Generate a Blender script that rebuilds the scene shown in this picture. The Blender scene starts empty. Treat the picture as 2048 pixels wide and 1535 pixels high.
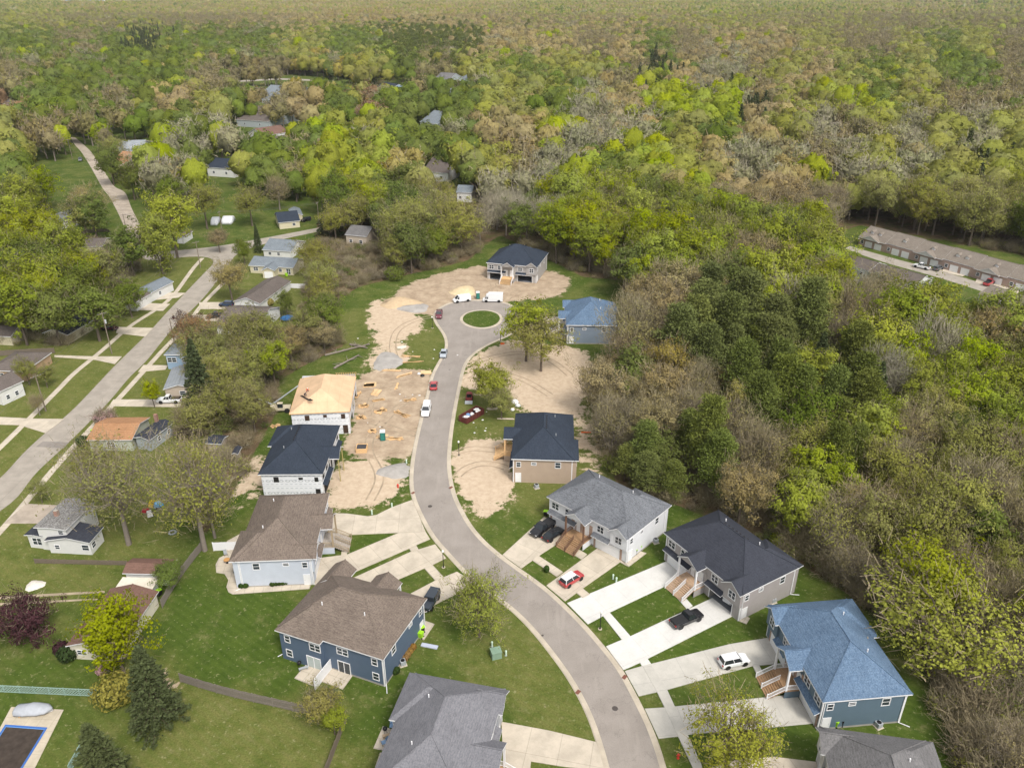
import bpy, bmesh, math, random
import numpy as np
from mathutils import Vector, Matrix
R=math.radians
S=bpy.context.scene; COL=S.collection
rng=np.random.default_rng(7); random.seed(7)
# ---------------------------------------------------------------- camera, world, sun, exposure
F=1600.0; HZ=40.0; CH=90.0; PITCH=math.atan((767.5+HZ)/F)
cd=bpy.data.cameras.new('camera'); cam=bpy.data.objects.new('camera',cd); COL.objects.link(cam)
cam.location=(0,0,CH); cam.rotation_euler=(math.pi/2-PITCH,0,0)
cd.sensor_width=36; cd.lens=36*F/2048; cd.clip_start=1; cd.clip_end=30000; S.camera=cam
W=bpy.data.worlds.new('World'); S.world=W; W.use_nodes=True
_n=W.node_tree.nodes; _l=W.node_tree.links; bg=_n['Background']
sky=_n.new('ShaderNodeTexSky'); sky.sky_type='NISHITA'; sky.sun_disc=False
SUN_EL,SUN_AZ=R(52),R(150)
sky.sun_elevation=SUN_EL; sky.sun_rotation=SUN_AZ; sky.dust_density=4; sky.air_density=1.2
hs=_n.new('ShaderNodeHueSaturation'); hs.inputs['Saturation'].default_value=.10
_l.new(sky.outputs[0],hs.inputs['Color']); _l.new(hs.outputs[0],bg.inputs['Color']); bg.inputs['Strength'].default_value=.15
sd=bpy.data.lights.new('sun','SUN'); sd.energy=1.9; sd.angle=R(11); sd.color=(1,.93,.82)
so=bpy.data.objects.new('sun',sd); COL.objects.link(so)
_d=Vector((math.sin(SUN_AZ)*math.cos(SUN_EL),math.cos(SUN_AZ)*math.cos(SUN_EL),math.sin(SUN_EL)))
so.rotation_euler=_d.to_track_quat('Z','Y').to_euler()
S.view_settings.view_transform='Standard'; S.view_settings.look='None'; S.view_settings.gamma=1
S.view_settings.exposure=.50
# ---------------------------------------------------------------- helpers
def G(px,py,z=0.0):
    "where the line of sight through a photo point meets the level z"
    u=(px-1024)/F; v=(py-767.5)/F; c,s=math.cos(PITCH),math.sin(PITCH)
    t=(z-CH)/(-s-v*c); return Vector((u*t,(c-v*s)*t,z))
def PX(x,y,z):
    c,s=math.cos(PITCH),math.sin(PITCH); dz=z-CH
    f=y*c-dz*s; return (1024+F*x/f, 767.5+F*(-y*s-dz*c)/f)
def tag(o,label=None,cat=None,group=None,kind=None):
    if label: o['label']=label
    if cat: o['category']=cat
    if group: o['group']=group
    if kind: o['kind']=kind
    return o
def link(o,parent=None):
    COL.objects.link(o)
    if parent is not None: o.parent=parent
    return o
def empty(name,loc=(0,0,0),rz=0,label=None,cat=None,group=None):
    o=bpy.data.objects.new(name,None); o.empty_display_size=.5; o.location=loc; o.rotation_euler=(0,0,rz)
    return tag(link(o),label,cat,group)
def mesh_np(name,V,Fs,mats=(),mi=None,smooth=False):
    "V (n,3); Fs list of int arrays (m,k)"
    me=bpy.data.meshes.new(name); V=np.asarray(V,dtype=np.float32)
    me.vertices.add(len(V)); me.vertices.foreach_set('co',V.ravel())
    loops=np.concatenate([np.asarray(f,dtype=np.int32).ravel() for f in Fs]); tot=np.concatenate([np.full(len(f),f.shape[1],dtype=np.int32) for f in Fs])
    st=np.concatenate([[0],np.cumsum(tot)[:-1]]).astype(np.int32)
    me.loops.add(len(loops)); me.loops.foreach_set('vertex_index',loops)
    me.polygons.add(len(tot)); me.polygons.foreach_set('loop_start',st)
    for m in mats: me.materials.append(m)
    if mi is not None: me.polygons.foreach_set('material_index',np.asarray(mi,dtype=np.int32))
    if smooth: me.polygons.foreach_set('use_smooth',np.ones(len(tot),dtype=bool))
    me.update(calc_edges=True); me.validate(); return me
class MB:
    def __init__(s): s.v=[]; s.f=[]; s.m=[]
    def add(s,vs,fs,m=0):
        k=len(s.v); s.v+= [tuple(p) for p in vs]; s.f+=[tuple(i+k for i in f) for f in fs]; s.m+=[m]*len(fs); return s
    def box(s,x0,x1,y0,y1,z0,z1,m=0):
        if x0>x1:x0,x1=x1,x0
        if y0>y1:y0,y1=y1,y0
        if z0>z1:z0,z1=z1,z0
        v=[(x,y,z) for z in(z0,z1) for y in(y0,y1) for x in(x0,x1)]
        return s.add(v,[(0,2,3,1),(4,5,7,6),(0,1,5,4),(2,6,7,3),(0,4,6,2),(1,3,7,5)],m)
    def obox(s,c,d,w,l,z0,z1,m=0):
        "box centred c, long axis direction d (2d), width w, length l"
        d=Vector((d[0],d[1])).normalized(); n=Vector((-d.y,d.x)); c=Vector((c[0],c[1]))
        p=[c+d*a*l/2+n*b*w/2 for a,b in((-1,-1),(1,-1),(1,1),(-1,1))]
        return s.prism(p,z0,z1,m)
    def prism(s,poly,z0,z1,m=0,mside=None):
        n=len(poly); a=sum(poly[i][0]*poly[(i+1)%n][1]-poly[(i+1)%n][0]*poly[i][1] for i in range(n))
        if a<0: poly=list(poly)[::-1]
        v=[(p[0],p[1],z0) for p in poly]+[(p[0],p[1],z1) for p in poly]
        s.add(v,[tuple(range(n))[::-1],tuple(range(n,2*n))],m)
        k=len(s.v)-2*n; ms=m if mside is None else mside
        for i in range(n):
            j=(i+1)%n; s.f.append((k+i,k+j,k+n+j,k+n+i)); s.m.append(ms)
        return s
    def quad(s,a,b,c,d,m=0): return s.add([a,b,c,d],[(0,1,2,3)],m)
    def poly(s,pts,m=0): return s.add(pts,[tuple(range(len(pts)))],m)
    def slab(s,pts,th,m=0,mside=None):
        "thick plate under a planar polygon"
        n=len(pts); k=len(s.v); q=[(p[0],p[1],p[2]-th) for p in pts]
        s.add(list(map(tuple,pts))+q,[tuple(range(n))],m); s.f.append(tuple(range(n,2*n))[::-1]); s.m.append(m if mside is None else mside)
        for i in range(n):
            j=(i+1)%n; s.f.append((k+i,k+n+i,k+n+j,k+j)); s.m.append(m if mside is None else mside)
        return s
    def tube(s,p0,p1,r0,r1=None,n=6,m=0,cap=True):
        r1=r0 if r1 is None else r1; p0=Vector(p0);p1=Vector(p1); d=(p1-p0).normalized()
        a=d.orthogonal().normalized(); b=d.cross(a)
        v=[p+ (a*math.cos(2*math.pi*i/n)+b*math.sin(2*math.pi*i/n))*r for p,r in((p0,r0),(p1,r1)) for i in range(n)]
        f=[(i,(i+1)%n,n+(i+1)%n,n+i) for i in range(n)]
        if cap: f+=[tuple(range(n))[::-1],tuple(range(n,2*n))]
        return s.add(v,f,m)
    def lathe(s,prof,c=(0,0,0),n=12,m=0):
        "prof [(r,z)] about z"
        k=len(s.v); v=[(c[0]+r*math.cos(2*math.pi*i/n),c[1]+r*math.sin(2*math.pi*i/n),c[2]+z) for r,z in prof for i in range(n)]
        f=[(j*n+i,j*n+(i+1)%n,(j+1)*n+(i+1)%n,(j+1)*n+i) for j in range(len(prof)-1) for i in range(n)]
        f+=[tuple(range(n))[::-1],tuple(range((len(prof)-1)*n,len(prof)*n))]
        return s.add(v,f,m)
    def loft(s,rings,m=0,cap=True):
        n=len(rings[0]); v=[p for r in rings for p in r]
        f=[(j*n+i,j*n+(i+1)%n,(j+1)*n+(i+1)%n,(j+1)*n+i) for j in range(len(rings)-1) for i in range(n)]
        if cap: f+=[tuple(range(n))[::-1],tuple(range((len(rings)-1)*n,len(rings)*n))]
        return s.add(v,f,m)
    def build(s,name,mats,parent=None,smooth=False,bevel=0):
        me=bpy.data.meshes.new(name); me.from_pydata(s.v,[],s.f)
        if not isinstance(mats,(list,tuple)): mats=[mats]
        for m in mats: me.materials.append(m)
        me.polygons.foreach_set('material_index',s.m)
        bm=bmesh.new(); bm.from_mesh(me); bmesh.ops.recalc_face_normals(bm,faces=bm.faces)
        bm.to_mesh(me); bm.free()
        if smooth: me.polygons.foreach_set('use_smooth',[True]*len(me.polygons))
        me.update(); o=bpy.data.objects.new(name,me)
        if bevel:
            b=o.modifiers.new('b','BEVEL'); b.width=bevel; b.segments=2; b.limit_method='ANGLE'
        return link(o,parent)
def copy_tree(o,parent=None):
    c=o.copy(); COL.objects.link(c); c.parent=parent
    for ch in list(o.children): copy_tree(ch,c)
    return c
# ---------------------------------------------------------------- materials
def _mat(name,rough=.8):
    m=bpy.data.materials.new(name); m.use_nodes=True; nt=m.node_tree
    b=nt.nodes['Principled BSDF']; b.inputs['Roughness'].default_value=rough
    b.inputs['Specular IOR Level'].default_value=.3
    return m,nt,b
def N(nt,t,**k):
    n=nt.nodes.new('ShaderNode'+t)
    for a,b in k.items():
        if a[0]=='_': n.inputs[a[1:].replace('_',' ')].default_value=b
        else: setattr(n,a,b)
    return n
def ramp(nt,src,a,b,lo=0.,hi=1.):
    n=N(nt,'MapRange'); n.interpolation_type='SMOOTHSTEP'; n.inputs['From Min'].default_value=a; n.inputs['From Max'].default_value=b
    n.inputs['To Min'].default_value=lo; n.inputs['To Max'].default_value=hi; nt.links.new(src,n.inputs['Value']); return n.outputs['Result']
def mix(nt,f,a,b,mode='MIX'):
    n=N(nt,'Mix',data_type='RGBA',blend_type=mode)
    for sock,val in((n.inputs[0],f),(n.inputs[6],a),(n.inputs[7],b)):
        if hasattr(val,'links'): nt.links.new(val,sock)
        else: sock.default_value=val if not isinstance(val,tuple) else (*val,1)[:4]
    return n.outputs[2]
def math_(nt,op,a,b=0.,c=None):
    n=N(nt,'Math',operation=op)
    for i,v in enumerate((a,b) if c is None else (a,b,c)):
        if hasattr(v,'links'): nt.links.new(v,n.inputs[i])
        else: n.inputs[i].default_value=v
    return n.outputs[0]
def noise_(nt,scale,detail=4,vec=None,rough=.6,stretch=None,coord='Object'):
    tc=N(nt,'TexCoord') if coord!='Position' else N(nt,'NewGeometry')
    out=tc.outputs[coord]
    if stretch:
        mp=N(nt,'Mapping'); mp.inputs['Scale'].default_value=stretch; nt.links.new(out,mp.inputs['Vector']); out=mp.outputs[0]
    n=N(nt,'TexNoise',_Scale=scale,_Detail=detail,_Roughness=rough); nt.links.new(out,n.inputs['Vector']); return n.outputs['Fac']
_MC={}
def paint(name,c,rough=.5,var=.06,scale=3.,metal=0.,spec=.3):
    "plain surface with a little uneven tone"
    if name in _MC: return _MC[name]
    m,nt,b=_mat(name,rough); f=noise_(nt,scale,3)
    col=mix(nt,f,tuple(x*(1-var*2) for x in c),tuple(min(1,x*(1+var*2)) for x in c)); nt.links.new(col,b.inputs['Base Color'])
    b.inputs['Metallic'].default_value=metal; b.inputs['Specular IOR Level'].default_value=spec; _MC[name]=m; return m
def shingle(name,c1,c2,c3=None):
    m,nt,b=_mat(name,.95)
    f=noise_(nt,1.,3,stretch=(1.1,4.5,4.5),rough=.75); f2=noise_(nt,1.,2,stretch=(4.5,8,8)); f3=noise_(nt,.35,2)
    a=mix(nt,ramp(nt,f,.33,.67),c1,c2); a=mix(nt,ramp(nt,f2,.35,.7,0,.6),a,c3 or tuple(x*1.35 for x in c2))
    a=mix(nt,ramp(nt,f3,.3,.7,.0,.22),a,tuple(x*.6 for x in c1))
    tc=N(nt,'TexCoord'); sp=N(nt,'SeparateXYZ'); nt.links.new(tc.outputs['Object'],sp.inputs[0])
    w=math_(nt,'FRACT',math_(nt,'MULTIPLY',sp.outputs[2],5.5)); a=mix(nt,ramp(nt,w,.0,.25,.25,0),a,tuple(x*.5 for x in c1))
    nt.links.new(a,b.inputs['Base Color']); b.inputs['Specular IOR Level'].default_value=.15
    bp=N(nt,'Bump',_Strength=.5,_Distance=.03); nt.links.new(f2,bp.inputs['Height']); nt.links.new(bp.outputs[0],b.inputs['Normal']); return m
def siding(name,c,lap=.2):
    m,nt,b=_mat(name,.6); tc=N(nt,'TexCoord'); sp=N(nt,'SeparateXYZ'); nt.links.new(tc.outputs['Object'],sp.inputs[0])
    w=math_(nt,'FRACT',math_(nt,'MULTIPLY',sp.outputs[2],1/lap)); f=noise_(nt,.8,4)
    a=mix(nt,f,tuple(x*.88 for x in c),tuple(min(1,x*1.08) for x in c)); a=mix(nt,ramp(nt,w,.0,.2,.35,0),a,tuple(x*.45 for x in c))
    nt.links.new(a,b.inputs['Base Color']); return m
def wrap(name):
    "white house wrap with printed rows of ovals and dashes"
    m,nt,b=_mat(name,.5); tc=N(nt,'TexCoord'); sp=N(nt,'SeparateXYZ'); nt.links.new(tc.outputs['Object'],sp.inputs[0])
    u=math_(nt,'ADD',sp.outputs[0],sp.outputs[1]); z=sp.outputs[2]
    du=math_(nt,'SUBTRACT',math_(nt,'FRACT',math_(nt,'MULTIPLY',u,.8)),.5); dz=math_(nt,'SUBTRACT',math_(nt,'FRACT',math_(nt,'ADD',math_(nt,'MULTIPLY',z,.36),.08)),.5)
    r=math_(nt,'SQRT',math_(nt,'ADD',math_(nt,'POWER',math_(nt,'MULTIPLY',du,2.6),2),math_(nt,'POWER',math_(nt,'MULTIPLY',dz,12.),2)))
    ring=math_(nt,'MULTIPLY',math_(nt,'GREATER_THAN',r,.55),math_(nt,'LESS_THAN',r,1.))
    dz2=math_(nt,'ABSOLUTE',math_(nt,'SUBTRACT',math_(nt,'FRACT',math_(nt,'MULTIPLY',z,1.08)),.5))
    dash=math_(nt,'MULTIPLY',math_(nt,'LESS_THAN',dz2,.06),math_(nt,'LESS_THAN',math_(nt,'FRACT',math_(nt,'MULTIPLY',u,1.1)),.55))
    f=noise_(nt,.6,4); a=mix(nt,f,(.60,.61,.64),(.74,.75,.78)); a=mix(nt,math_(nt,'MULTIPLY',dash,.55),a,(.12,.16,.24)); a=mix(nt,math_(nt,'MULTIPLY',ring,.55),a,(.20,.22,.22))
    seam=math_(nt,'LESS_THAN',math_(nt,'FRACT',math_(nt,'MULTIPLY',z,.36)),.02); a=mix(nt,math_(nt,'MULTIPLY',seam,.5),a,(.3,.32,.36))
    nt.links.new(a,b.inputs['Base Color']); return m
def brick(name,c1,c2,cm=(.35,.32,.28)):
    m,nt,b=_mat(name,.9); tc=N(nt,'TexCoord'); mp=N(nt,'Mapping'); mp.inputs['Rotation'].default_value=(R(90),0,0)
    nt.links.new(tc.outputs['Object'],mp.inputs[0]); t=N(nt,'TexBrick',_Scale=2.2); nt.links.new(mp.outputs[0],t.inputs['Vector'])
    t.inputs['Color1'].default_value=(*c1,1); t.inputs['Color2'].default_value=(*c2,1); t.inputs['Mortar'].default_value=(*cm,1); nt.links.new(t.outputs[0],b.inputs['Base Color']); return m
def concrete(name,c,joint=3.2,jd=.5,spot=.2):
    m,nt,b=_mat(name,.9); f=noise_(nt,.35,5); f2=noise_(nt,3.5,4)
    a=mix(nt,ramp(nt,f,.3,.7),tuple(x*(1-spot) for x in c),tuple(min(1,x*1.05) for x in c)); a=mix(nt,ramp(nt,f2,.4,.8,0,.3),a,tuple(x*.72 for x in c))
    if joint:
        tc=N(nt,'TexCoord'); sp=N(nt,'SeparateXYZ'); nt.links.new(tc.outputs['Object'],sp.inputs[0])
        for k in(0,1):
            w=math_(nt,'LESS_THAN',math_(nt,'FRACT',math_(nt,'MULTIPLY',sp.outputs[k],1/joint)),.085/joint); a=mix(nt,math_(nt,'MULTIPLY',w,jd),a,tuple(x*.45 for x in c))
    nt.links.new(a,b.inputs['Base Color']); return m
def wood(name,c,scale=2.):
    m,nt,b=_mat(name,.8); f=noise_(nt,scale,4,stretch=(1,6,6)); a=mix(nt,ramp(nt,f,.3,.7),tuple(x*.75 for x in c),tuple(min(1,x*1.15) for x in c)); nt.links.new(a,b.inputs['Base Color']); return m
def glass(name='window_glass',c=(.03,.04,.05)):
    if name in _MC: return _MC[name]
    m,nt,b=_mat(name,.08); b.inputs['Base Color'].default_value=(*c,1); b.inputs['Specular IOR Level'].default_value=.6; _MC[name]=m; return m
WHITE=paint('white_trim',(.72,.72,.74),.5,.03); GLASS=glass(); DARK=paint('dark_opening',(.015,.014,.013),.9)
DOORW=paint('white_door',(.74,.74,.75),.45,.03,.7); BLACK=paint('black_plastic',(.012,.012,.014),.4); GREYM=paint('grey_metal',(.32,.34,.36),.45)
# ---------------------------------------------------------------- ground
def pts(l,z=0): return [G(a,b,z) for a,b in l]
def inpoly(X,Y,poly):
    r=np.zeros(X.shape,bool); n=len(poly)
    for i in range(n):
        x0,y0=poly[i][0],poly[i][1]; x1,y1=poly[(i+1)%n][0],poly[(i+1)%n][1]
        if y0==y1: continue
        c=((y0>Y)!=(y1>Y))&(X<(x1-x0)*(Y-y0)/(y1-y0)+x0); r^=c
    return r
SAND=[[(930,742),(950,712),(1000,690),(1032,676),(1060,690),(1120,690),(1165,700),(1190,745),(1165,790),(1152,828),(1035,828),(1040,800),(1020,785),(990,770),(960,788),(922,778)],
 [(922,880),(1012,872),(1020,920),(1028,985),(1000,1000),(998,1030),(960,1042),(940,1012),(918,960),(914,915)],
 [(1160,905),(1205,910),(1215,945),(1180,950)],[(1150,830),(1190,835),(1200,900),(1155,905)],[(812,640),(850,650),(840,668),(806,664)],[(770,700),(800,690),(812,735),(760,745)],
 [(745,602),(800,598),(835,632),(792,690),(775,732),(735,742),(762,690),(740,640)],
 [(517,892),(475,955),(462,1012),(520,1004),(530,950),(545,905)],
 [(690,925),(740,915),(800,930),(812,950),(790,1000),(740,1008),(655,1018),(650,965)],
 [(660,1120),(700,1080),(690,1075)],[(835,1395),(845,1380),(850,1390)],[(1050,1285),(1080,1290),(1075,1320),(1055,1310)]]
SOIL=[[(800,575),(850,556),(950,532),(1095,540),(1145,558),(1120,592),(1010,603),(905,612),(870,632),(820,625),(785,610)],
 [(700,765),(740,738),(775,742),(862,735),(855,800),(835,870),(818,925),(740,915),(690,925),(690,880),(716,850)],
 [(1280,1392),(1312,1382),(1329,1413),(1290,1416)],[(300,1055),(340,1045),(375,1060),(350,1080)],[(315,1330),(360,1340),(352,1400),(290,1410),(250,1390)]]
OLIVE=[[(250,1330),(380,1365),(540,1412),(690,1440),(660,1600),(230,1600)],[(-200,1110),(250,1120),(240,1190),(-200,1200)],[(0,860),(90,850),(30,960),(0,990)],
 [(1050,1230),(1200,1480),(1020,1440),(1000,1350),(920,1280)],[(770,700),(800,660),(870,650),(885,700),(860,740)],[(730,640),(790,600),(650,640),(640,700),(700,700)],
 [(590,1400),(760,1400),(740,1600),(650,1600)],[(920,740),(1180,800),(1190,900),(1240,980),(1100,1010),(920,990)],[(-200,500),(700,500),(600,700),(300,1100),(-200,1100)]]
LUSH=[[(360,1185),(560,1190),(620,1330),(400,1360),(350,1250)],[(1200,1190),(1330,1130),(1390,1180),(1230,1260)],[(1240,960),(1880,1440),(1900,1600),(1650,1600),(1520,1200),(1300,1150),(1330,1010)],
 [(1300,1320),(1440,1240),(1540,1270),(1310,1320)],[(330,900),(480,900),(490,1000),(330,1010)],[(700,1330),(860,1340),(760,1520),(700,1500)]]
# the east wood's edge and the belt of trees between the two streets, as seen in the photograph
EWOOD=[(1100,520),(1150,545),(1200,575),(1262,600),(1270,640),(1255,690),(1215,700),(1195,740),(1185,800),(1190,850),(1215,930),(1240,975),(1300,990),(1420,1035),(1520,1078),(1620,1140),(1700,1190),(1790,1255),(1850,1340),(1895,1440),(1940,1700)]
WEDGE=[(1100,520),(1000,470),(960,497),(940,520),(880,535),(800,553),(720,573),(672,600),(655,640),(690,690),(640,715),(600,735),(560,760),(548,830),(510,900),(470,975),(405,1080),(365,1150),(325,1230),(300,1300),(260,1340)]
DEV=pts(EWOOD)+[Vector((60,40,0)),Vector((-60,40,0))]+pts([(260,2400)])+pts(WEDGE[::-1])
WESTCLR=[[(-500,2400),(260,2400),(260,1340),(300,1300),(365,1150),(405,1080),(385,960),(350,850),(385,800),(395,700),(430,705),(570,690),(610,600),(620,540),(640,410),(540,398),(430,405),(300,430),(290,400),(235,340),(160,290),(150,300),(100,330),(60,345),(60,420),(170,470),(262,500),(290,520),(240,600),(140,690),(0,690),(-500,680)],
 [(0,225),(60,225),(62,248),(0,252)],[(0,258),(45,252),(45,266),(0,272)],[(80,345),(165,340),(190,400),(170,430),(110,400)],[(220,350),(262,360),(262,392),(222,385)]]
FARCLR=[[(440,148),(650,155),(690,172),(760,195),(755,205),(640,195),(560,170),(430,166)],[(1640,590),(1750,650),(1900,690),(2000,730),(2300,880),(2300,560),(1720,450),(1660,470)],
 [(1200,118),(1290,118),(1290,132),(1200,132)],[(1900,52),(2048,64),(2048,72),(1890,60)],[(1690,2),(2048,16),(2048,22),(1700,8)],[(205,280),(300,283),(310,318),(265,345),(235,330)],
 [(505,255),(610,262),(612,300),(560,305),(505,280)],[(470,175),(700,178),(700,205),(470,205)],[(740,170),(930,180),(925,205),(740,205)],[(1120,550),(1240,560),(1275,640),(1262,740),(1120,745)]]
def grow(a,b,r,n): 
    o=[a]; s=b
    for _ in range(n): o.append(o[-1]+s); s*=r
    return o[1:]
xs=np.arange(-150,150.1,.6); ys=np.arange(44,420.1,.6)
XL=np.array([-v for v in grow(150,4,1.22,29)][::-1]+list(xs)+grow(150,4,1.22,29)); YL=np.array([44-v for v in grow(0,4,1.3,14)][::-1]+list(ys)+grow(420,4,1.22,29))
GX,GY=np.meshgrid(XL,YL); soil=np.zeros((*GX.shape,4),np.float32)
def blur(a,k):
    for ax in(0,1):
        for _ in range(2):
            p=np.pad(a,[(k,k) if i==ax else (0,0) for i in(0,1)],mode='edge'); c=np.cumsum(np.insert(p,0,0,axis=ax),axis=ax); n=a.shape[ax]
            a=(np.take(c,range(2*k+1,2*k+1+n),axis=ax)-np.take(c,range(0,n),axis=ax))/(2*k+1)
    return a
def mask(polys,k=2):
    m=np.zeros(GX.shape)
    for p in polys: m=np.maximum(m,inpoly(GX,GY,p if isinstance(p[0],Vector) else pts(p)))
    return blur(m,k)
soil[...,0]=mask(SAND,6)*1.18; soil[...,3]=mask(SOIL,5)*1.12
clear=mask([DEV]+WESTCLR+FARCLR,1); park=mask([[(-300,330),(0,285),(230,190),(480,165),(960,150),(960,330),(900,400),(820,440),(640,420),(600,480),(300,520),(240,600),(100,690),(-300,700)]],2); soil[...,1]=(1-clear)*(1-.75*park)
soil[...,2]=np.clip(.5+mask(OLIVE,5)*.5-mask(LUSH,4)*.5,0,1)
nx,ny=len(XL),len(YL); idx=np.arange(nx*ny).reshape(ny,nx)
quads=np.stack([idx[:-1,:-1],idx[:-1,1:],idx[1:,1:],idx[1:,:-1]],-1).reshape(-1,4)
m,nt,b=_mat('ground_mat',1.)
at=N(nt,'Attribute',attribute_name='soil'); sp=N(nt,'SeparateColor'); nt.links.new(at.outputs['Color'],sp.inputs[0])
n1=noise_(nt,.11,5); n2=noise_(nt,.8,6,rough=.7); n3=noise_(nt,4.,3); n4=noise_(nt,.3,6,rough=.75)
st=noise_(nt,1.,4,stretch=(.45,1.6,1),rough=.7); n5=noise_(nt,.22,8,rough=.8)
g=mix(nt,ramp(nt,n4,.3,.7),(.040,.070,.009),(.070,.104,.016)); g2=mix(nt,ramp(nt,n4,.3,.7),(.095,.112,.024),(.165,.160,.052))
dry=math_(nt,'ADD',math_(nt,'MULTIPLY',sp.outputs[2],1.),math_(nt,'MULTIPLY',math_(nt,'SUBTRACT',n1,.5),1.6))
gr=mix(nt,ramp(nt,dry,.25,.95),g,g2); gr=mix(nt,ramp(nt,n3,.35,.7,0,.45),gr,(.028,.05,.008)); gr=mix(nt,ramp(nt,n5,.52,.72,0,.65),gr,(.20,.18,.085)); gr=mix(nt,ramp(nt,n5,.25,.45,.6,0),gr,(.022,.045,.006)); gr=mix(nt,ramp(nt,n2,.57,.70,0,.6),gr,(.24,.22,.12)); gr=mix(nt,ramp(nt,noise_(nt,1.6,3,rough=.7),.60,.68,0,.55),gr,(.26,.26,.13))
_tc=N(nt,'TexCoord'); _sp=N(nt,'SeparateXYZ'); nt.links.new(_tc.outputs['Object'],_sp.inputs[0]); _w=math_(nt,'SINE',math_(nt,'ADD',math_(nt,'ADD',math_(nt,'MULTIPLY',_sp.outputs[0],3.1),math_(nt,'MULTIPLY',_sp.outputs[1],4.3)),math_(nt,'MULTIPLY',n1,6.)))
gr=mix(nt,ramp(nt,_w,-.6,.6,0,.22),gr,(.085,.125,.022))
sa=mix(nt,ramp(nt,n2,.3,.7),(.42,.325,.235),(.52,.42,.315)); sa=mix(nt,ramp(nt,st,.58,.75,0,.4),sa,(.30,.225,.15))
so_=mix(nt,ramp(nt,n4,.3,.7),(.27,.20,.14),(.44,.35,.255)); so_=mix(nt,ramp(nt,st,.55,.7,0,.6),so_,(.42,.34,.25))
li=mix(nt,ramp(nt,n4,.3,.7),(.080,.058,.034),(.17,.115,.070)); li=mix(nt,ramp(nt,n5,.45,.6,0,.8),li,(.075,.085,.025))
fac=lambda o,k,lo=.38,hi=.62: ramp(nt,math_(nt,'ADD',o,math_(nt,'ADD',math_(nt,'MULTIPLY',math_(nt,'SUBTRACT',n4,.5),k),math_(nt,'MULTIPLY',math_(nt,'SUBTRACT',n5,.5),k*.9))),lo,hi)
c=mix(nt,fac(at.outputs['Alpha'],1.3,.42,.56),gr,so_); c=mix(nt,fac(sp.outputs[0],1.6,.42,.56),c,sa); c=mix(nt,fac(sp.outputs[1],.7),c,li)
nt.links.new(c,b.inputs['Base Color']); b.inputs['Specular IOR Level'].default_value=.1
bp=N(nt,'Bump',_Strength=.6,_Distance=.15); nt.links.new(n2,bp.inputs['Height']); nt.links.new(bp.outputs[0],b.inputs['Normal'])
me=mesh_np('ground',np.stack([GX.ravel(),GY.ravel(),np.zeros(nx*ny)],-1),[quads],[m],smooth=True)
ca=me.attributes.new('soil','FLOAT_COLOR','POINT'); ca.data.foreach_set('color',soil.reshape(-1))
tag(link(bpy.data.objects.new('ground',me)),'mown lawns, bare sand and leaf litter between the houses and woods',kind='structure')
# ---------------------------------------------------------------- roads
m,nt,b=_mat('asphalt',.95); f=noise_(nt,.25,5); f2=noise_(nt,6,3); f3=noise_(nt,1.,3,stretch=(.9,.10,1))
a=mix(nt,ramp(nt,f,.3,.7),(.25,.222,.20),(.30,.268,.243)); a=mix(nt,ramp(nt,f2,.3,.75,0,.35),a,(.17,.15,.135)); a=mix(nt,ramp(nt,f3,.5,.75,0,.45),a,(.33,.295,.265))
vo=N(nt,'TexVoronoi',feature='DISTANCE_TO_EDGE',_Scale=.085); tc=N(nt,'TexCoord'); nz=N(nt,'TexNoise',_Scale=.5,_Detail=6.); nt.links.new(tc.outputs['Object'],nz.inputs['Vector'])
vm=N(nt,'VectorMath',operation='ADD'); sc=N(nt,'VectorMath',operation='SCALE'); sc.inputs['Scale'].default_value=5; nt.links.new(nz.outputs['Color'],sc.inputs[0]); nt.links.new(tc.outputs['Object'],vm.inputs[0]); nt.links.new(sc.outputs[0],vm.inputs[1]); nt.links.new(vm.outputs[0],vo.inputs['Vector'])
a=mix(nt,ramp(nt,vo.outputs['Distance'],.0,.008,.22,0),a,(.09,.08,.075)); nt.links.new(a,b.inputs['Base Color']); ASPH=m
OLDC=concrete('old_street_concrete',(.33,.295,.255),4.5,.35,.18); KERB=concrete('kerb_concrete',(.47,.41,.33),0); DRIVE=concrete('driveway_concrete',(.50,.44,.36),4.2,.45)
NEWC=concrete('new_concrete',(.56,.55,.53),4.5,.22,.06); PALE=concrete('pale_concrete',(.47,.45,.41),4.6,.3,.12); WALK=concrete('walk_concrete',(.50,.44,.36),1.5,.45); GRAVEL=concrete('gravel_track',(.40,.34,.28),0,0,.3); DIRTD=concrete('dirt_track',(.38,.31,.22),0,0,.35)
def smooth_line(P,step=1.5,closed=False):
    P=[Vector((p[0],p[1])) for p in P]; n=len(P); out=[]
    rg=range(n if closed else n-1)
    for i in rg:
        if closed: p0,p1,p2,p3=P[i-1],P[i],P[(i+1)%n],P[(i+2)%n]
        else: p0,p1,p2,p3=P[max(i-1,0)],P[i],P[i+1],P[min(i+2,n-1)]
        k=max(1,int((p2-p1).length/step))
        for j in range(k):
            t=j/k; out.append(.5*((2*p1)+(p2-p0)*t+(2*p0-5*p1+4*p2-p3)*t*t+(3*p1-p0-3*p2+p3)*t**3))
    if not closed: out.append(P[-1])
    for _ in range(3):
        o2=list(out)
        for i in range(len(out)):
            if closed or 0<i<len(out)-1: o2[i]=(out[i-1]+out[i]*2+out[(i+1)%len(out)])/4
        out=o2
    return out
def offset(L,d,closed=False):
    "shift to the left of travel by d"
    o=[]; n=len(L)
    for i in range(n):
        a=L[i-1] if (i or closed) else L[i]; b_=L[(i+1)%n] if (i<n-1 or closed) else L[i]
        t=(b_-a).normalized(); o.append(L[i]+Vector((-t.y,t.x))*d)
    return o
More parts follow.
